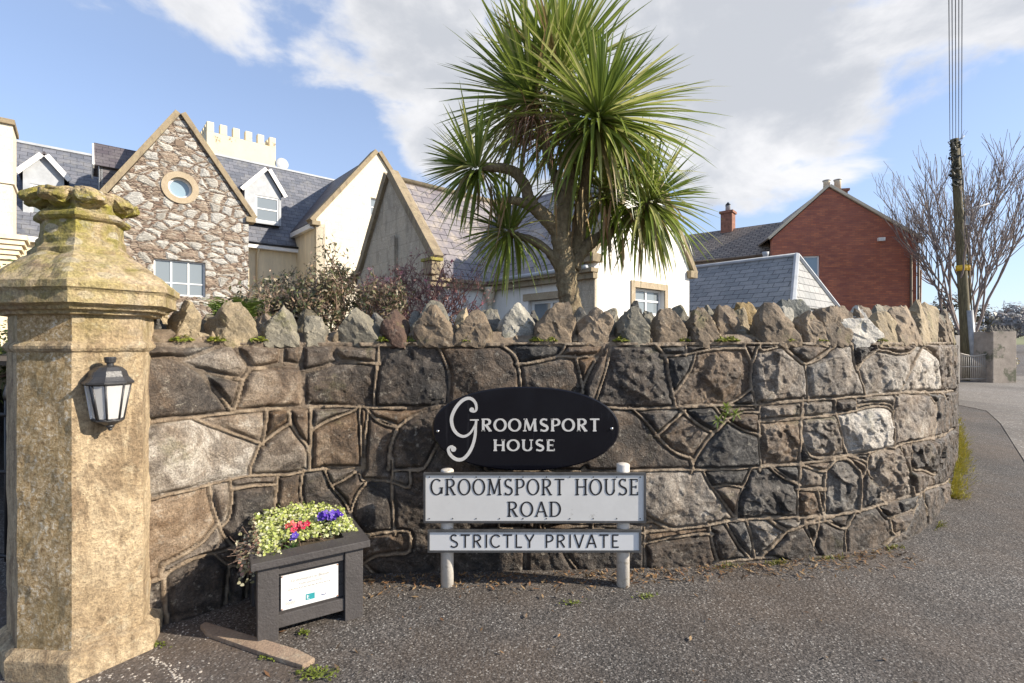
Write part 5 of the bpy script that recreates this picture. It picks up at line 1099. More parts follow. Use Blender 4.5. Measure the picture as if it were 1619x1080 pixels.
# ---------------- red brick house with brown tiled wing
RB=Pl(Vector((11.2,21.5,0)),Vector((.97,-.22,0))); red=empty('brick_house',(14.5,23,0),'red brick house with a plain gable end, brown tiled wing and tall chimneys','house')
b0,bz=RB.px(1221,377); b1,_=RB.px(1449,372); ba,bza=RB.px(1310,297); _,bz1=RB.px(1449,376)
g0,gz1=RB.px(1270,405); g1,gz0=RB.px(1296,440)
wallp('gable_wall',RB,[(b0,0),(b1,0),(b1,bz1),(ba,bza),(b0,bz)],.3,M['brick'],red,[(g0,g1,gz0,gz1)])
window(RB,g0,g1,gz0,gz1,red,1,1,.08,.06,glass='glass_blue')
for a,z in ((b0-.12,bz-.05),(b1+.22,bz1-.13)): rake('verge_board',RB,(a,z),(ba,bza+.04),.11,.1,.10,M['buff'],red,.0,.005)
dep=6
roof('tiled_roof',[RB.P(b0-.2,bz-.0,0),RB.P(b0-.2,bz,-dep),RB.P(ba,bza+.10,-dep),RB.P(ba,bza+.10,0)],M['tile'],red); roof('tiled_roof',[RB.P(b1+.3,bz1-.12,0),RB.P(b1+.3,bz1-.12,-dep),RB.P(ba,bza+.10,-dep),RB.P(ba,bza+.10,0)],M['tile'],red)
b=MB(); b.box((b1-.3,.3,0),(b1,dep,bz1),RB.ax(),RB.o); b.build('side_wall',M['brick'],red)
# bay with eaves and downpipes on the flank
b=MB(); b.box((b1+.02,1.2,0),(b1+.42,3.2,4.9),RB.ax(),RB.o); b.build('bay',M['buff'],red)
roof('bay_roof',[RB.P(b1+.0,5.6,-.9),RB.P(b1+.0,5.6,-3.4),RB.P(b1+.62,4.9,-3.4),RB.P(b1+.62,4.9,-.9)],M['tile'],red)
for x,y in ((b1-.22,-.06),(b1+.06,-.02)):
    b=MB(); b.tube([RB.P(x,4.9 if y<-.05 else 5.0,-y),RB.P(x,0,-y)],.045,8); b.build('downpipe',M['gutter'],red)
b=MB(); b.tube([RB.P(b1+.66,4.4,-1.0),RB.P(b1+.60,0,-1.0)],.04,8); b.build('downpipe',M['gutter'],red)
lx,lz=RB.px(1392,379); b=MB(); b.box((lx-.12,-.14,lz-.07),(lx+.12,-.0,lz+.07),RB.ax(),RB.o); b.build('alarm_box',M['white'],red,bevel=.01)
b=MB(); cx0_,_=RB.px(1338,300); b.box((cx0_-.30,1.0,bza-1.6),(cx0_+.45,1.7,bza+.1),RB.ax(),RB.o); b.box((cx0_-.36,.94,bza+.102),(cx0_+.51,1.76,bza+.20),RB.ax(),RB.o); c_=b.build('chimney',M['chimney_brick'],red)
for x in (cx0_-.26,cx0_+.18):
    b=MB(); b.lathe([(.14,bza+.201),(.13,bza+.62),(.15,bza+.66)],RB.P(x,0,-1.35),14); b.build('chimney_pot',M['buff'],c_)
    b=MB(); b.lathe([(.16,bza+.68),(.17,bza+.71),(.02,bza+.74)],RB.P(x,0,-1.35),14); b.build('cowl',M['lead'],c_)
# wing
WD=Vector((-.772,.635,0)); WN=Vector((-.635,-.772,0)); we=Vector((11.49,22.0,0)); wz=5.23; wr=7.18; wl=9
roof('tiled_roof',[we+ZZ*wz,we+WD*wl+ZZ*wz,we+WD*wl-WN*2.7+ZZ*wr,we-WN*2.7-WD*1.0+ZZ*wr],M['tile'],red,uax=WD)
roof('tiled_roof',[we-WN*2.7-WD+ZZ*wr,we+WD*wl-WN*2.7+ZZ*wr,we+WD*wl-WN*5.4+ZZ*wz,we-WN*5.4-WD+ZZ*wz],M['tile'],red,uax=WD)
WW=Pl(we-WN*.25+WD*wl,-WD,WN); wallp('wing_wall',WW,[(0,0),(wl+.1,0),(wl+.1,wz-.05),(0,wz-.05)],.3,M['buff'],red)
b=MB(); b.box((0,-.3,wz-.22),(wl,-.15,wz-.06),WW.ax(),WW.o); b.build('fascia',M['gutter'],red)
b=MB(); b.tube([we+WN*.05+ZZ*(wz-.02),we+WD*wl+WN*.05+ZZ*(wz-.02)],.06,8); b.build('gutter',M['gutter'],red)
r=(1151-CX)/F; base=we-WN*2.7; tt=(base.x-r*base.y)/(r*WD.y-WD.x)
cp=Pl(base+WD*tt,-WD,WN); zc=H+(CY-335)/F*cp.o.y
b=MB(); b.box((-.28,-.3,wr-1),(.28,.3,zc-.12),cp.ax(),cp.o); b.box((-.34,-.36,zc-.119),(.34,.36,zc),cp.ax(),cp.o); c_=b.build('chimney',M['chimney_brick'],red)
b=MB(); b.lathe([(.13,zc+.001),(.12,zc+.28),(.14,zc+.3)],(cp.o.x,cp.o.y,0),14); b.build('chimney_pot',M['lead'],c_)
b=MB(); b.lathe([(.05,zc+.3),(.13,zc+.34),(.13,zc+.37),(.02,zc+.50)],(cp.o.x,cp.o.y,0),12); b.build('cowl',M['black'],c_)
b=MB(); P_=RB.P(b0-.3,5.1,.15); b.lathe([(.03,P_.z-.4),(.05,P_.z-.25),(.13,P_.z),(.14,P_.z+.12)],(P_.x,P_.y,0),10); b.tube([(P_.x,P_.y,P_.z-.3),(P_.x,P_.y,0)],.04,8); b.build('downpipe',M['lead'],red)
# ================================================================== PLANTS
def leafmesh(b,base,dir_,L,w_,droop,c,seg=6,fold=.25,twist=0,mi=0):
    """sword leaf: tapering V-folded strip that bends down under its own weight"""
    d=Vector(dir_).normalized(); p=Vector(base); side=d.cross(ZZ)
    if side.length<.05: side=d.orthogonal()
    side.normalize(); vs=[]; n=seg
    for i in range(n+1):
        t_=i/n; ww=w_*(.55+1.1*t_ if t_<.35 else 1.0-((t_-.35)/.65)**1.6*.97)*.5
        up=side.cross(d).normalized(); s2=(side*math.cos(twist)+up*math.sin(twist))
        vs+=[p-s2*ww+up*ww*fold,p,p+s2*ww+up*ww*fold]
        d=(d+Vector((0,0,-1))*droop*(.3+t_)/n).normalized(); p=p+d*(L/n)
    fs=[]
    for i in range(n):
        a=i*3; fs+=[(a,a+1,a+4,a+3),(a+1,a+2,a+5,a+4)]
    b.mesh(vs,fs,mi,False,c)
M['leaf']=attr_mat('sword_leaf',.34,0,60,.32,.25,8)
M['dead']=attr_mat('dead_leaf',.8,0,60,.1,.4,20)
t=NT('palm_bark'); v=t.mapv(t.pos,(1,1,.55)); n1=t.vor(v,42,'F1'); n2=t.noise(v,18,6,.7)
t.col(t.mix(t.ramp(n2,(.3,0.),(.65,1.)),t.ramp(n1,(.1,(.34,.26,.16)),(.6,(.14,.10,.06))),(.30,.24,.14))); t.rough(.9); t.bump(n1,-1,.05); t.bump(n2,1,.05); M['palmbark']=t.m
YP=3.95; G=lambda px,py,dy=0:at(px,py,YP+dy)
palm=empty('cordyline_palm',at(905,528,YP),'tall branching cordyline palm with spiky green sword leaves behind the stone wall','tree')
b=MB(); k=YP/F
def limb(pts,n=14):
    P=catmull([list(G(x,y,dy))+[r*k] for x,y,dy,r in pts],7); P3=[Vector(p[:3]) for p in P]; rr=random.Random(len(pts)); b.tube(P3,[float(p[3])*(1+.05*math.sin(i*2.3)) for i,p in enumerate(P)],n)
limb([(912,560,0,23),(906,505,0,19.5),(899,465,0,17),(894,430,0,16),(889,395,0,16),(887,365,0,16),(892,335,0,13),(898,300,.05,11),(903,250,.1,10),(900,180,.1,9),(895,120,.1,8)])
limb([(890,375,0,14),(870,352,-.03,12),(848,331,-.05,10),(836,312,-.06,9),(828,290,-.08,8.5),(812,272,-.1,8),(790,266,-.12,7.5),(762,264,-.14,7)])
limb([(843,330,-.05,8),(825,320,-.09,7),(806,315,-.13,5.5)],10)
limb([(886,425,0,9),(868,398,.0,7.5),(845,382,.03,7),(822,375,.05,6),(803,366,.06,5)],10)
limb([(896,450,.06,13),(908,415,.10,13),(914,370,.12,12),(921,320,.1,10),(932,260,.05,9),(945,195,0,8)])
limb([(905,425,.05,11),(922,395,.1,11),(948,375,.12,9),(985,352,.12,8),(1028,322,.1,7)])
limb([(892,340,.1,8),(880,290,.18,7),(862,225,.25,7),(838,165,.28,6)],10)
o=b.build('trunk',M['palmbark'],palm); weather(o,.007,.022,60,4)
# px,py,depth offset,axis,leaf length(m),count,spread(deg),droop,hang
HEADS=[(948,182,-.12,(.30,-.42,.85),.84,250,112,.45,.6),(886,112,.1,(-.02,.0,1),.70,190,66,.12,.1),(836,155,.25,(-.75,.1,.66),.80,190,92,.2,.25),
       (745,264,-.14,(-.85,-.15,.25),.50,105,100,.35,.35),(800,364,.06,(-.75,-.45,.15),.50,95,105,.45,.3),(1030,318,.1,(.72,-.35,.40),.62,150,112,.6,.5),(905,190,.4,(.1,.7,.7),.8,90,95,.5,.4),(960,300,.25,(.3,.3,.6),.7,80,110,.9,.7)]
GA=math.pi*(3-math.sqrt(5))
for hi_,(px,py,dy,axd,L0,cnt,spr,drp,hang) in enumerate(HEADS):
    cnt=int(cnt*1.15)
    rr=random.Random(hi_*7+1); c0=G(px,py,dy); a=Vector(axd).normalized(); u=a.orthogonal().normalized(); v=a.cross(u)
    b=MB()
    for i in range(cnt):
        th=R(spr)*((i+.5)/cnt)**.62+rr.gauss(0,.10); ph=i*GA+rr.gauss(0,.15)
        d=a*math.cos(th)+(u*math.cos(ph)+v*math.sin(ph))*math.sin(th)
        f=(i+.5)/cnt; L=L0*(.62+.5*min(1,f*2.2))*rr.uniform(.86,1.08)
        g=rr.random(); yl=rr.random()
        col=(.17+.12*g,.235+.12*g,.05+.02*g)
        if yl>.72: col=(.52,.52,.20)
        if f<.15: col=(.17,.24,.05)
        if f>.93 and rr.random()<.4: col=(.28,.21,.10)
        base=c0+a*(.03-.10*f)+d*.02
        leafmesh(b,base,d,L,.034*rr.uniform(.75,1.1)*(L0/.9)**.5,drp*(.5+f*1.3)*rr.uniform(.6,1.4),col+(1,),7,.3,rr.gauss(0,.25))
    for i in range(int(cnt*hang*.55)):      # old leaves hanging under the head
        ph=rr.uniform(0,6.283); d=Vector((math.cos(ph)*.55,math.sin(ph)*.55,-.25+rr.gauss(0,.2))); L=L0*rr.uniform(.75,1.15)
        g=rr.random(); col=(.14+.10*g,.20+.10*g,.04) if rr.random()<.8 else (.30,.24,.12)
        leafmesh(b,c0-a*.08+d*.02,d,L,.032,2.6*rr.uniform(.8,1.3),col+(1,),8,.3,rr.gauss(0,.4))
    b.build('leaf_head',M['leaf'],palm)
b=MB(); rr=random.Random(9)
for i in range(150):
    p=G(845+rr.gauss(0,14),190+rr.gauss(0,10),-.25+rr.gauss(0,.06)); d=Vector((rr.gauss(-.25,.45),rr.gauss(-.2,.3),-.2+rr.gauss(0,.3)))
    leafmesh(b,p,d,rr.uniform(.22,.5),.010,2.2,(.17+rr.random()*.08,.10+rr.random()*.04,.065,1),6,.1)
o=b.build('dry_flower_stems',M['dead'],palm); o['kind']='stuff'
b=MB()
for i in range(46):
    hx=rr.choice([(905,300),(885,330),(760,290),(795,300),(925,300),(960,330),(1000,350)]); p=G(hx[0]+rr.gauss(0,16),hx[1]+rr.gauss(0,14),rr.gauss(0,.12)); d=Vector((rr.gauss(0,.25),rr.gauss(0,.25),-1))
    leafmesh(b,p,d,rr.uniform(.2,.5),.022,.4,(.28+rr.random()*.1,.20+rr.random()*.07,.11,1),5,.2)
o=b.build('dead_leaves',M['dead'],palm); o['kind']='stuff'
# ---------------- twigs
def twig(b,p,d,L,r,depth,rr,spread=.55,up=.12,tips=None,mi=0,nb=(2,3),ratio=.72,wob=.16,minr=.0012,nside=5):
    n=4; pts=[p]; q=p.copy(); dd=d.normalized()
    for i in range(n):
        dd=(dd+Vector((rr.gauss(0,wob),rr.gauss(0,wob),rr.gauss(0,wob)+up*.5))).normalized(); q=q+dd*(L/n); pts.append(q.copy())
    b.tube(pts,[max(minr,r*(1-.35*i/n)) for i in range(n+1)],nside if r>.004 else 3,mi,False)
    if depth<=0:
        if tips is not None: tips.append((q.copy(),dd.copy()))
        return
    for k in range(rr.randint(*nb)):
        j=rr.choice([2,3,4,4]); a=Vector((rr.gauss(0,spread),rr.gauss(0,spread),rr.gauss(up,spread*.8)))
        twig(b,pts[j].copy(),(dd+a),L*ratio*rr.uniform(.75,1.15),r*.62,depth-1,rr,spread,up,tips,mi,nb,ratio,wob,minr,nside)
    if tips is not None: tips.append((q.copy(),dd.copy()))
def quadleaf(b,p,n,s,c,asp=1.7):
    n=Vector(n).normalized(); u=n.orthogonal().normalized(); a=random.random()*6.28; v=n.cross(u); U=u*math.cos(a)+v*math.sin(a); V=n.cross(U)
    b.face([p-U*s*.5*asp,p-V*s*.35,p+U*s*.5*asp,p+V*s*.35],None,0,c)
M['twig']=simple('dark_twig',(.20,.135,.10),.85,.35,20); M['twig_red']=simple('reddish_twig',(.24,.125,.115),.85,.35,20)
M['smallleaf']=attr_mat('small_leaf',.5,0,60,.2,.35,40); M['petal']=attr_mat('petal',.5,0,60,.35,.15,60)
def zt_(py,Y): return H-(py-CY)/F*Y
def shrub(name,label,px,Y,hpx,wpx,nst,depth,seed,mt,leafc,nleaf,lsz,extra=None,r0=.012,spread=.5,group=None,ybase=530,up=.12):
    rr=random.Random(seed); base=at(px,ybase,Y); base.z=min(base.z,1.3); root=empty(name,base,label,'shrub',group); b=MB(); tips=[]
    ht=(hpx)/F*Y; wd=wpx/F*Y
    for i in range(nst):
        a=(i+.5)/nst*2-1; d=Vector((a*wd*.55/ht*1.1+rr.gauss(0,.15),rr.gauss(0,.28),1)); p=base+Vector((a*wd*.30,rr.gauss(0,.10),0))
        twig(b,p,d,ht*.42*rr.uniform(.8,1.1),r0,depth,rr,spread,up,tips)
    b.build('branches',mt,root)
    if nleaf:
        b=MB(); random.seed(seed)
        for i in range(nleaf):
            p,d=rr.choice(tips); q=p-d*rr.uniform(0,.09)+Vector((rr.gauss(0,.018),rr.gauss(0,.018),rr.gauss(0,.018))); c=rr.choice(leafc); g=rr.uniform(.7,1.3)
            quadleaf(b,q,(rr.gauss(0,1),rr.gauss(-.4,1),rr.gauss(.5,1)),lsz*rr.uniform(.6,1.3),(c[0]*g,c[1]*g,c[2]*g,1))
        b.build('leaves',M['smallleaf'],root)
    if extra:
        b=MB(); cnt,cs,sz=extra
        for i in range(cnt):
            p,d=rr.choice(tips)
            for k in range(7): quadleaf(b,p+Vector((rr.gauss(0,sz*.4),rr.gauss(0,sz*.4),rr.gauss(0,sz*.4))),(rr.gauss(0,1),rr.gauss(0,1),rr.gauss(0,1)),sz,rr.choice(cs)+(1,),1.1)
        b.build('blossom',M['petal'],root)
    return root
LB=[(.13,.14,.06),(.20,.18,.09),(.30,.21,.14),(.09,.11,.05),(.36,.30,.2)]
shrub('shrub','tangled half-bare shrub with small dull leaves left of the wall top above the planter',432,3.3,88,160,17,4,11,M['twig'],LB,3600,.021)
shrub('shrub','dense twiggy shrub with small olive leaves between the fern and the purple twigs',530,3.6,135,160,20,4,12,M['twig'],LB,5200,.021)
shrub('flowering_shrub','bare purplish shrub dotted with pink blossom in front of the weathered gable',655,4.0,142,160,24,4,13,M['twig_red'],[(.30,.16,.15),(.22,.14,.10),(.36,.22,.20)],2600,.017,(34,[(.75,.35,.40),(.80,.50,.52),(.62,.25,.30)],.020))
shrub('shrub','small leafless shrub with dark bare stems right of the pink-blossomed bush',728,3.6,75,70,5,3,14,M['twig'],LB,40,.015,r0=.010)
# fern
fern=empty('fern',at(372,520,2.95),'bright green fern growing on the wall top beside the stone gable window','fern'); b=MB(); rr=random.Random(2)
for i in range(46):
    px=345+rr.random()*52; p=at(px,505,2.95+rr.uniform(-.05,.2)); a=rr.uniform(0,6.28); d=Vector((math.cos(a)*.6,math.sin(a)*.6,1.0)).normalized(); L=rr.uniform(.14,.27); q=p.copy(); n=12
    for j in range(n):
        d=(d+Vector((0,0,-.10))).normalized(); q=q+d*L/n; s=d.cross(ZZ); s=s.normalized() if s.length>.05 else Vector((1,0,0)); w_=.045*(1-j/n)+.006; g=rr.uniform(.7,1.3)
        for sg in (-1,1): b.face([q,q+s*sg*w_+d*.012,q+s*sg*w_*.9+d*.020,q+d*.012],None,0,(.15*g,.22*g,.04*g,1))
b.build('fronds',M['smallleaf'],fern)
# moss cushions along the wall top
def tuft(name,label,cat,spots,cols,sz,n,hgt,kind=None,mat='smallleaf',group=None):
    b=MB(); rr=random.Random(len(name)+len(spots)); random.seed(3)
    c=Vector(spots[0][:3]); 
    for x,y,z,r in spots:
        for i in range(n):
            a=rr.uniform(0,6.28); q=r*math.sqrt(rr.random()); p=Vector((x+q*math.cos(a),y+q*math.sin(a),z+hgt*rr.random()*(1-(q/r)**2))); cc=rr.choice(cols); g=rr.uniform(.7,1.3)
            quadleaf(b,p,(rr.gauss(0,.6),rr.gauss(-.3,.6),1),sz*rr.uniform(.6,1.3),(cc[0]*g,cc[1]*g,cc[2]*g,1))
    o=b.build(name,M[mat]); return tag(o,label,cat,group,kind)
sp=[]
for px in (290,337,345,410,487,605,646,718,735,850,870,985,1083,1140,1160,1250,1300,1395):
    u=px2u(px); x,y=map(float,wpt(u)); nx,ny=map(float,wnor(u)); o=.03+.1*((px*7)%5)/5; sp.append((x-nx*o,y-ny*o,WTOP+.01,.05))
tuft('moss',None,None,sp,[(.20,.24,.02),(.14,.17,.02),(.28,.28,.04)],.014,170,.03,'stuff')
# weed growing from a joint of the wall
u,z=w_px(1140,655); x,y=map(float,wpt(u)); nx,ny=map(float,wnor(u)); wd=empty('weed',(x,y,z),'bright green weed sprouting from a wall joint right of the oval sign','weed'); b=MB(); rr=random.Random(8)
for sx0,sz0 in ((0,0),(-.05,-.03),(.055,.012),(.0,.05)):
    c=Vector((x+nx*.05+sx0,y+ny*.06,z+sz0))
    for i in range(13):
        a=rr.uniform(0,6.28); leafmesh(b,c,(math.cos(a),-.5,math.sin(a)+.2),rr.uniform(.03,.06),.012,.5,(.40,.50,.12,1),4,.2)
    b.tube([Vector((x,y,z-.01)),c],.0025,4,c=(.2,.2,.08,1))
b.build('leaves',M['smallleaf'],wd)
# ---------------- planter contents (they stand in the planter: things of their own)
def PPt(a,c_,z): return PP(a,c_,z)
rr=random.Random(21); random.seed(21)
fol=empty('variegated_plant',PP(.2,.3,PH),'pale lime variegated leafy plant filling the grey planter and trailing over its left side','plant'); b=MB()
for i in range(3000):
    a=rr.uniform(-.01,PW-.0); c_=rr.uniform(.12,PD-.0); 
    if rr.random()<.22: a,c_=rr.uniform(-.07,.10),rr.uniform(.02,.35)
    z=PH+.03+.075*max(0,1-((a-.2)/.30)**2)*max(.2,c_/.4)+rr.gauss(0,.010)-(.10*rr.random() if a<0 else 0)
    p=PP(a,c_,z); g=rr.uniform(.7,1.15); c=rr.choice([(.58,.62,.18),(.46,.54,.13),(.70,.72,.36),(.40,.46,.12),(.76,.76,.48)] if a>.02 else [(.50,.46,.28),(.30,.28,.14),(.36,.20,.14),(.55,.52,.36)])
    nrm=Vector((rr.gauss(0,.6),rr.gauss(-.5,.6),1)).normalized(); s=rr.uniform(.009,.019); u_2=nrm.orthogonal().normalized(); v_2=nrm.cross(u_2); n6=6
    b.face([p+(u_2*math.cos(k*math.pi/3)+v_2*math.sin(k*math.pi/3))*s*.55*(1 if k%2 else .8) for k in range(6)],None,0,(c[0]*g,c[1]*g,c[2]*g,1))
b.build('leaves',M['smallleaf'],fol)
b=MB(); tg=[]
for i in range(14): twig(b,PP(rr.uniform(.0,.05),rr.uniform(.05,.3),PH+.03),-PX+Vector((0,0,rr.uniform(-.6,.3))),.07,.002,1,rr,.5,-.1,tg)
for i in range(40): twig(b,PP(rr.uniform(.1,.4),rr.uniform(.1,.35),PH+.01),Vector((rr.gauss(0,.4),rr.gauss(0,.4),1)),.03,.0015,1,rr,.5,.1,tg)
b.build('stems',M['twig'],fol)
def flower(name,label,a,c_,z,col,eye,n,sz,group=None):
    root=empty(name,PP(a,c_,PH),label,'flower',group); b=MB(); bl=MB()
    for k in range(n):
        p=PP(a+rr.gauss(0,sz*.9),c_+rr.gauss(0,sz*.6),z+rr.gauss(0,sz*.35)); nn=Vector((.5+rr.gauss(0,.3),-.75+rr.gauss(0,.3),.5)).normalized(); u1=nn.orthogonal().normalized(); v1=nn.cross(u1)
        for q in range(5):
            an=q*1.2566+rr.gauss(0,.1); d1=u1*math.cos(an)+v1*math.sin(an); e1=nn.cross(d1); g=rr.uniform(.75,1.2)
            b.face([p,p+d1*sz*.45-e1*sz*.42+nn*.002,p+d1*sz*.95-e1*sz*.22+nn*.004,p+d1*sz*.95+e1*sz*.22+nn*.003,p+d1*sz*.45+e1*sz*.42+nn*.002],None,0,(col[0]*g,col[1]*g,col[2]*g,1))
        b.lathe([(sz*.12,0),(sz*.05,.003)],p+nn*.004,6,ax=(u1,v1,nn)); 
        bl.tube([PP(a,c_,PH),p],.0018,4,c=(.12,.2,.05,1))
    for i in range(16): leafmesh(bl,PP(a,c_,PH+.01),(rr.gauss(0,.8),rr.gauss(0,.8),.9),rr.uniform(.03,.055),.018,.6,(.07,.14,.035,1),4,.2)
    b.build('petals',M['petal'],root); bl.build('stems',M['smallleaf'],root)
flower('pansy','largest cluster of purple pansies at the right of the planter',.375,.22,PH+.105,(.10,.035,.42),(.8,.7,.1),9,.022,'purple pansies in the planter')
flower('pansy','purple pansy cluster just left of the largest purple one in the planter',.325,.25,PH+.10,(.12,.05,.50),(.8,.7,.1),5,.020,'purple pansies in the planter')
flower('pansy','single small purple pansy at the front left of the planter',.155,.10,PH+.075,(.13,.07,.50),(.8,.7,.1),2,.017,'purple pansies in the planter')
flower('primrose','crimson red primrose cluster in the middle of the planter',.205,.19,PH+.085,(.55,.01,.06),(.8,.7,.1),7,.017)
flower('primrose','single salmon pink primrose left of the crimson one in the planter',.165,.23,PH+.085,(.70,.12,.10),(.8,.7,.1),2,.016)
# ================================================================== RIGHT-HAND DISTANCE
YQ=17.0
pb=at(1531,600,YQ); pb.z=0; ptp=at(1509,220,YQ)
pole=empty('telegraph_pole',pb,'leaning wooden telegraph pole with yellow band, ivy and cables at the end of the wall','utility pole')
t=NT('weathered_pole'); v=t.mapv(t.pos,(6,6,.6)); n1=t.noise(v,6,6,.7); t.col(t.ramp(n1,(.3,(.05,.035,.02)),(.55,(.13,.11,.055)),(.75,(.26,.21,.14)))); t.rough(.85); t.bump(n1,.6,.02); M['pole']=t.m
b=MB(); L_=lambda f:pb+(ptp-pb)*f
b.tube([L_(-.02)]+[L_(i/8) for i in range(9)],[.165]+[.165-.05*i/8 for i in range(9)],14); b.build('shaft',M['pole'],pole)
M['galv']=simple('galvanised_guard',(.30,.31,.32),.4,.2,8); M['yellow']=simple('yellow_band',(.72,.45,.03),.5,.15,8)
b=MB(); b.tube([L_(0)+Vector((.06,-.20,0)),L_(.29)+Vector((.03,-.17,0))],.095,10); b.build('cable_guard',M['galv'],pole)
b=MB(); b.tube([L_(0)+Vector((.24,-.05,0)),L_(.99)+Vector((.16,-.02,0))],.022,6); b.build('cable_pipe',M['pole'],pole)
for dx in (0,):
    b=MB(); b.tube([L_(.455),L_(.478)],.165,16); b.build('yellow_band',M['yellow'],pole)
b=MB(); b.tube([L_(.455)+Vector((.20,-.05,0)),L_(.478)+Vector((.20,-.05,0))],.035,8); b.build('yellow_band',M['yellow'],pole)
b=MB(); q=L_(.66); b.box((.10,-.12,-.16),(.27,.06,.16),None,q); b.build('junction_box',M['galv'],pole,bevel=.01)
b=MB(); q=L_(.70); b.tube([q+Vector((.08,0,0)),q+Vector((.45,-.1,.09)),q+Vector((.85,-.2,.22))],.035,8); b.build('street_light_arm',M['lead'],pole)
b=MB()
for z_,s_ in ((.92,1),(.97,-1),(.995,1),(.88,-1)): q=L_(z_); b.tube([q,q+Vector((.22*s_,-.05,.05)),q+Vector((.28*s_,-.05,.14))],.018,6)
b.build('hook',M['lead'],pole)
b=MB(); rr=random.Random(6); random.seed(6)
for i in range(150): q=L_(rr.uniform(.80,.99))+Vector((-.18+rr.gauss(0,.07),-.15+rr.gauss(0,.06),0)); quadleaf(b,q,(rr.gauss(0,1),-1,rr.gauss(0,1)),.11*rr.uniform(.7,1.3),(.03,.035,.03,1),1.1)
b.build('ivy',M['smallleaf'],pole)
far=Vector((-1.2*.0+2.0,.6,9.6))
for i,(dx,dz,dxx) in enumerate(((-.2,-.05,-.55),(-.1,-.45,-.3),(.0,0,.0),(.1,-.15,.3),(.2,-.02,.55))):
    a=ptp+Vector((dx,-.05,dz)); e=Vector((1.42+dxx*.10,1.6,9.4+dz)); n=24; P=[]
    for k in range(n+1): f=k/n; p=a+(e-a)*f; p.z-=.9*4*f*(1-f)*.35; P.append(p)
    b=MB(); b.tube(P,.009,5); tag(b.build('cable',M['black']),'black overhead cable from the telegraph pole, '+['leftmost of the five','second from the left','middle one of the five','fourth from the left','rightmost of the five'][i],'cable','overhead cables on the telegraph pole')
# bare tree
def bare_tree(px,Y,topy,seed,label,wpx,name='bare_tree',nst=9,depth=5,r0=.11,mt=None,group=None,by=590):
    rr=random.Random(seed); base=at(px,by,Y); base.z=0; root=empty(name,base,label,'tree',group); ht=H-(topy-CY)/F*Y; wd=wpx/F*Y
    b=MB(); b.tube([base+ZZ*-.1,base+ZZ*.5,base+ZZ*ht*.17],[r0*2.3,r0*1.9,r0*1.7],12); b.build('trunk',mt or M['graybark'],root)
    b=MB()
    for i in range(nst):
        a=(i+.5)/nst*2-1; d=Vector((a*wd*.62/ht*1.15,rr.gauss(0,.35),1)).normalized(); twig(b,base+ZZ*ht*.13,d,ht*.36*(1-.12*abs(a)),r0*rr.uniform(.6,.85),depth,rr,.26,.14,None,0,(3,4),.72,.08,.0055)
    b.build('crown',mt or M['graybark'],root); return root
M['graybark']=simple('grey_branch_bark',(.24,.195,.175),.85,.3,5,.4,30)
bare_tree(1530,17.9,262,5,'large bare winter tree with fanned grey branches behind the telegraph pole',195,nst=10,depth=4,r0=.065)
# gate, pillar, hedge and posts past the bend
gt=empty('garden_gate',at(1540,600,16.4),'low white metal garden gate behind the telegraph pole','gate'); M['offwhite']=simple('weathered_gate_paint',(.36,.32,.27),.5,.1,6)
g=Pl(at(1513,600,16.2),Vector((1,.10,0))); ga1,_=g.px(1568,600); o_=g.o; o_.z=0
b=MB()
for i in range(15): x=.10+(ga1-.2)*i/14; b.tube([g.P(x,.10),g.P(x,.98-.10*math.sin(math.pi*i/14))],.012,6)
b.build('bars',M['offwhite'],gt)
b=MB()
for z_ in (.12,.52,.86): b.tube([g.P(.05,z_),g.P(ga1-.05,z_)],.017,6)
P=[g.P(.05+(ga1-.1)*i/10,.98-.10*math.sin(math.pi*i/10)) for i in range(11)]; b.tube(P,.02,6); b.build('rails',M['offwhite'],gt)
for x,h_ in ((-.12,1.55),(ga1,1.10)):
    b=MB(); b.box((x,-.06,0),(x+.16,.1,h_),g.ax(),g.o); b.build('gate_post',M['offwhite'],gt,bevel=.01)
fp=Pl(at(1570,600,16.1),Vector((1,.06,0))); fp.o.z=0; fx,_=fp.px(1607,600); fh=H+(CY-524)/F*16
fpil=empty('stone_pier',fp.P(fx/2,0),'roughcast pier with jagged dark stones on top beyond the garden gate','pier'); M['roughcast']=simple('roughcast',(.34,.29,.24),.95,.25,3,.8,40,spots=((.12,.12,.08),1.6,.55))
b=MB(); b.box((0,-.0,0),(fx,1.2,fh),fp.ax(),fp.o); b.build('pier_body',M['roughcast'],fpil,bevel=.02); rr=random.Random(31)
for i in range(6):
    p,f=rock([(rr.gauss(0,.3),rr.gauss(0,.3),1,.16),(1,0,.5,.08),(-1,0,.5,.08),(0,1,.2,.08),(0,-1,.2,.08),(0,0,-1,.08)],i+40,.01,ICO3); c=fp.P(.06+(fx-.1)*i/5,fh+.06,-.15)
    b=MB(); b.mesh((p+np.array(c)).tolist(),f,0,False,(.12,.11,.10,1)); b.build('top_stone',M['coping_rock'],fpil)
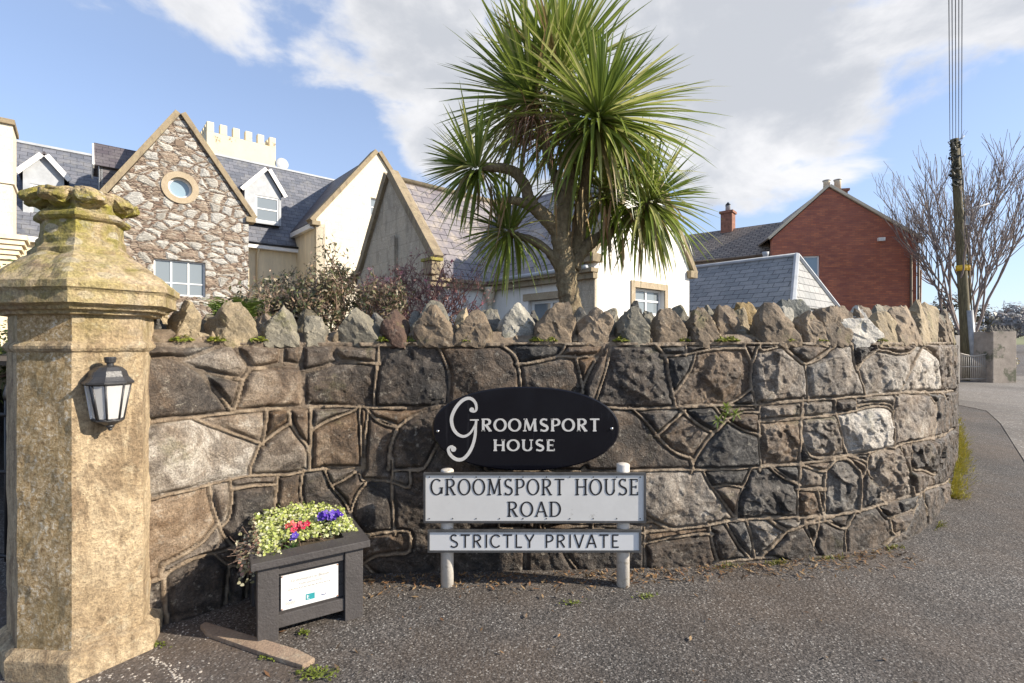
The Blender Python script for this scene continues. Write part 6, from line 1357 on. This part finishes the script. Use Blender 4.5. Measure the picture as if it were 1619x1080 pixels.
def bushy(name,label,cat,c,rad,n,cols,sz,seed,group=None,mat='smallleaf',trunk=False):
    rr=random.Random(seed); random.seed(seed); root=empty(name,(c[0],c[1],0 if not trunk else trunk),label,cat,group); b=MB()
    lob=[(Vector((rr.gauss(0,.45)*rad[0],rr.gauss(0,.45)*rad[1],rr.gauss(0,.4)*rad[2])),rr.uniform(.4,.75)) for _ in range(14)]
    for i in range(n):
        o,q=rr.choice(lob); d=Vector((rr.gauss(0,1),rr.gauss(0,1),rr.gauss(0,1))).normalized()*q*rr.uniform(.6,1.05); p=Vector(c)+o+Vector((d.x*rad[0]*.7,d.y*rad[1]*.7,d.z*rad[2]*.7)); cc=rr.choice(cols); g=rr.uniform(.6,1.3)
        if p.z<.02: continue
        quadleaf(b,p,d+Vector((0,-.2,.3)),sz*rr.uniform(.6,1.4),(cc[0]*g,cc[1]*g,cc[2]*g,1),1.4)
    b.build('foliage',M[mat],root)
    b=MB(); twig(b,Vector((c[0],c[1],c[2]-rad[2])),ZZ,rad[2],max(.02,rad[2]*.03),2,rr,.5,.2); b.build('stems',M['twig'],root); return root
c=at(1560,548,18.6); bushy('hedge','brown winter hedge behind the white garden gate','hedge',(c.x,c.y,.85),(.75,.4,.8),2600,[(.26,.20,.07),(.20,.17,.06),(.30,.24,.10)],.07,51)
c=at(1513,492,9.6); bushy('climbing_shrub','orange and green leaved shrub spilling past the far end of the wall','shrub',(c.x+.15,c.y+1.2,1.75),(.30,.4,.42),1300,[(.40,.20,.03),(.42,.30,.05),(.30,.14,.03),(.22,.24,.04)],.045,52)
c=at(1509,522,8); bushy('shrub','bright green leafy shrub low at the far end of the wall','shrub',(c.x+.55,c.y+2.6,1.5),(.22,.3,.25),600,[(.18,.26,.03),(.14,.20,.03)],.05,53)
c=at(1480,480,24); bushy('shrub','dark rounded evergreen shrub below the bare tree by the brick house','shrub',(c.x,c.y,2.4),(1.4,1.0,1.1),2600,[(.05,.055,.035),(.07,.065,.04)],.12,54)
# verge of yellow-green grass along the foot of the wall on the right
b=MB(); rr=random.Random(61)
for i in range(5200):
    u=rr.uniform(px2u(1495),px2u(1500)+6.5); x,y=map(float,wpt(u)); nx,ny=map(float,wnor(u)); o=.02+abs(rr.gauss(0,.05)); g=rr.random()
    if rr.random()>.35+.65*vn(np.array([u*5.0]),np.array([1.]),5)[0]: continue
    leafmesh(b,(x+nx*o,y+ny*o,.0),(rr.gauss(nx*.6,.4),rr.gauss(ny*.6,.4),1),rr.uniform(.03,.10),.009,1.2,(.34+.16*g,.33+.08*g,.05,1),3,.2)
for i in range(260):
    u=rr.choice([px2u(480),px2u(1140),px2u(1220),px2u(1400),px2u(1470),px2u(1300)])+rr.gauss(0,.05); x,y=map(float,wpt(u)); nx,ny=map(float,wnor(u)); o=.045+abs(rr.gauss(0,.015)); leafmesh(b,(x+nx*o,y+ny*o,0),(rr.gauss(0,.5),rr.gauss(0,.5),.6),rr.uniform(.015,.04),.007,1.,(.24,.24,.04,1),3,.2)
tag(b.build('grass',M['smallleaf']),kind='stuff')
# leaf litter, small moss patches and loose chips on the tarmac
b=MB(); rr=random.Random(71); random.seed(71)
for i in range(1500):
    if rr.random()<.93: u=rr.uniform(px2u(400),px2u(1400)); x,y=map(float,wpt(u)); nx,ny=map(float,wnor(u)); o=.04+abs(rr.gauss(0,.10)); x+=nx*o;y+=ny*o
    else: x,y=rr.uniform(-1.3,1.6),rr.uniform(1.7,2.8)
    c=rr.choice([(.22,.11,.05),(.30,.17,.07),(.14,.09,.05),(.36,.24,.12)]); quadleaf(b,Vector((x,y,.007+rr.random()*.006)),(rr.gauss(0,.35),rr.gauss(0,.35),1),rr.uniform(.006,.02),c+(1,),rr.uniform(1,3.2))
tag(b.build('fallen_leaves',M['dead']),kind='stuff')
b=MB()
for cx_,cy_,rx,ry,n in ((500,1068,30,8,200),(428,1042,16,5,90),(245,1022,14,4,80),(905,955,14,4,50),(480,1003,10,4,70),(60,1075,20,5,80),(1020,945,15,4,60)):
    for i in range(n):
        p=gnd(cx_+rr.gauss(0,rx*.6),cy_+rr.gauss(0,ry*.6)); g=rr.uniform(.7,1.3); quadleaf(b,Vector((p.x,p.y,.008+rr.random()*.008)),(rr.gauss(0,.4),rr.gauss(0,.4),1),rr.uniform(.006,.016),(.17*g,.21*g,.03*g,1),1.3)
tag(b.build('ground_moss',M['smallleaf']),kind='stuff')
M['chip']=simple('pale_chips',(.40,.36,.31),.8,.25,60)
b=MB(); v0_,f0_=ICO2
def chip(px,py,s):
    p=gnd(px,py,.004); sc=np.array([rr.uniform(.7,1.4),rr.uniform(.7,1.3),.45])*s; j_=np.array([[rr.uniform(.8,1.2) for _ in range(3)] for _ in range(len(v0_))]); b.mesh((v0_*j_*sc+np.array([p.x,p.y,s*.15+.004])).tolist(),f0_,0,False)
for i in range(70): f=rr.random(); chip(238+62*f+rr.gauss(0,6),1036+50*f+rr.gauss(0,3),rr.uniform(.002,.0055))
for i in range(70): chip(rr.uniform(110,330),rr.uniform(1045,1085),rr.uniform(.002,.006))
for i in range(40): chip(rr.uniform(255,330),rr.uniform(985,1012),rr.uniform(.002,.004))
for i in range(25): chip(rr.uniform(500,1550),rr.uniform(930,1075),rr.uniform(.002,.004))
tag(b.build('gravel',M['chip']),kind='stuff')
# ================================================================== LEFT EDGE
M['iron']=simple('gate_iron',(.02,.02,.022),.45,.2,20)
ig=empty('iron_gate',(-3.2,2.95,0),'black iron gate with spiked bars seen past the left edge of the pillar','gate'); b=MB()
for i in range(9):
    x=-2.72-.11*i; b.tube([(x,2.75+.02*i,.12),(x,2.75+.02*i,1.02)],.009,6); b.lathe([(.009,1.02),(.016,1.05),(.002,1.11)],(x,2.75+.02*i,0),6)
b.build('bars',M['iron'],ig); b=MB()
for z_ in (.15,.62,.94): b.tube([(-2.62,2.73,z_),(-3.7,2.93,z_)],.012,6)
b.build('rails',M['iron'],ig)
b=MB(); b.box((-2.62,2.66,0),(-2.50,2.78,.46)); tag(b.build('gate_stop',M['roughcast'],None,bevel=.015),'short pale stone post at the foot of the pillar by the iron gate','post')
bushy('hedge','green hedge behind the iron gate at the left edge of the photo','hedge',(-4.9,4.5,1.0),(1.2,.4,.75),3000,[(.14,.19,.03),(.09,.13,.03),(.20,.22,.05)],.035,81)
# ================================================================== FAR DISTANCE
M['field']=simple('field_grass',(.17,.18,.09),.9,.3,.1); M['farstone']=simple('far_ground',(.2,.2,.17),.9,.3,.1)
b=MB(); n=26; vs=[];fs=[]
for i in range(n+1):
    x=10+ i*14; zt2=3.0+2.6*math.sin(i*.5)**2+1.5*vn(np.array([i*.7]),np.array([2.]),3)[0]
    vs+=[(x,210,-.5),(x,240,zt2),(x,330,zt2*1.8+1),(x,340,-1)]
for i in range(n):
    for k in range(3): a=i*4+k; fs.append((a,a+4,a+5,a+1))
b.mesh(vs,fs,0,True); tag(b.build('hills',M['field']),kind='structure')
for i,(px,Y,ty,w_,sd) in enumerate(((1600,70,474,70,91),(1568,95,502,40,92),(1640,60,480,60,93),(1545,110,505,30,94))):
    c=at(px,ty+20,Y); hgt=H-(ty-CY)/F*Y; r3=(w_/F*Y*.5,3,hgt*.42)
    lb=['rounded grey bare-twigged tree above the far road at the right edge','smaller misty tree right of the bare tree by the far road','bushy grey tree partly cut off by the right edge of the photo','low far tree just right of the telegraph pole'][i]
    bushy('far_tree',lb,'tree',(c.x,c.y,hgt*.55),r3,2600,[(.33,.31,.30),(.27,.27,.26),(.38,.34,.32)],.35,sd,'trees on the far side of the road')  # distance haze painted in as paler, greyer foliage colours
hb=at(1562,530,60); hm_=empty('far_cottage',(hb.x,60,0),'tiny white cottage far down the road right of the telegraph pole','house'); b=MB(); b.box((-1.6,0,0),(1.8,4,2.1),None,(hb.x,60,0)); b.build('wall',M['white_render'],hm_)
b=MB(); b.slab([(hb.x-1.8,59.7,2.1),(hb.x+2,59.7,2.1),(hb.x+2,62,3.4),(hb.x-1.8,62,3.4)],.1); b.build('roof',M['slate_grey'],hm_)
b=MB(); b.slab([(hb.x+2,64.3,2.1),(hb.x-1.8,64.3,2.1),(hb.x-1.8,62,3.4),(hb.x+2,62,3.4)],.1); b.build('roof',M['slate_grey'],hm_)
lp=at(1555,540,45); ls_=empty('street_lamp',(lp.x,45,0),'thin grey street lamp post far off between pole and pier','street lamp'); b=MB(); b.tube([(lp.x,45,0),(lp.x,45,4.6)],.06,8); b.build('post',M['lead'],ls_); b=MB(); b.box((-.1,-.5,4.6),(.1,.1,4.7),None,(lp.x,45,0)); b.build('lamp_head',M['lead'],ls_)
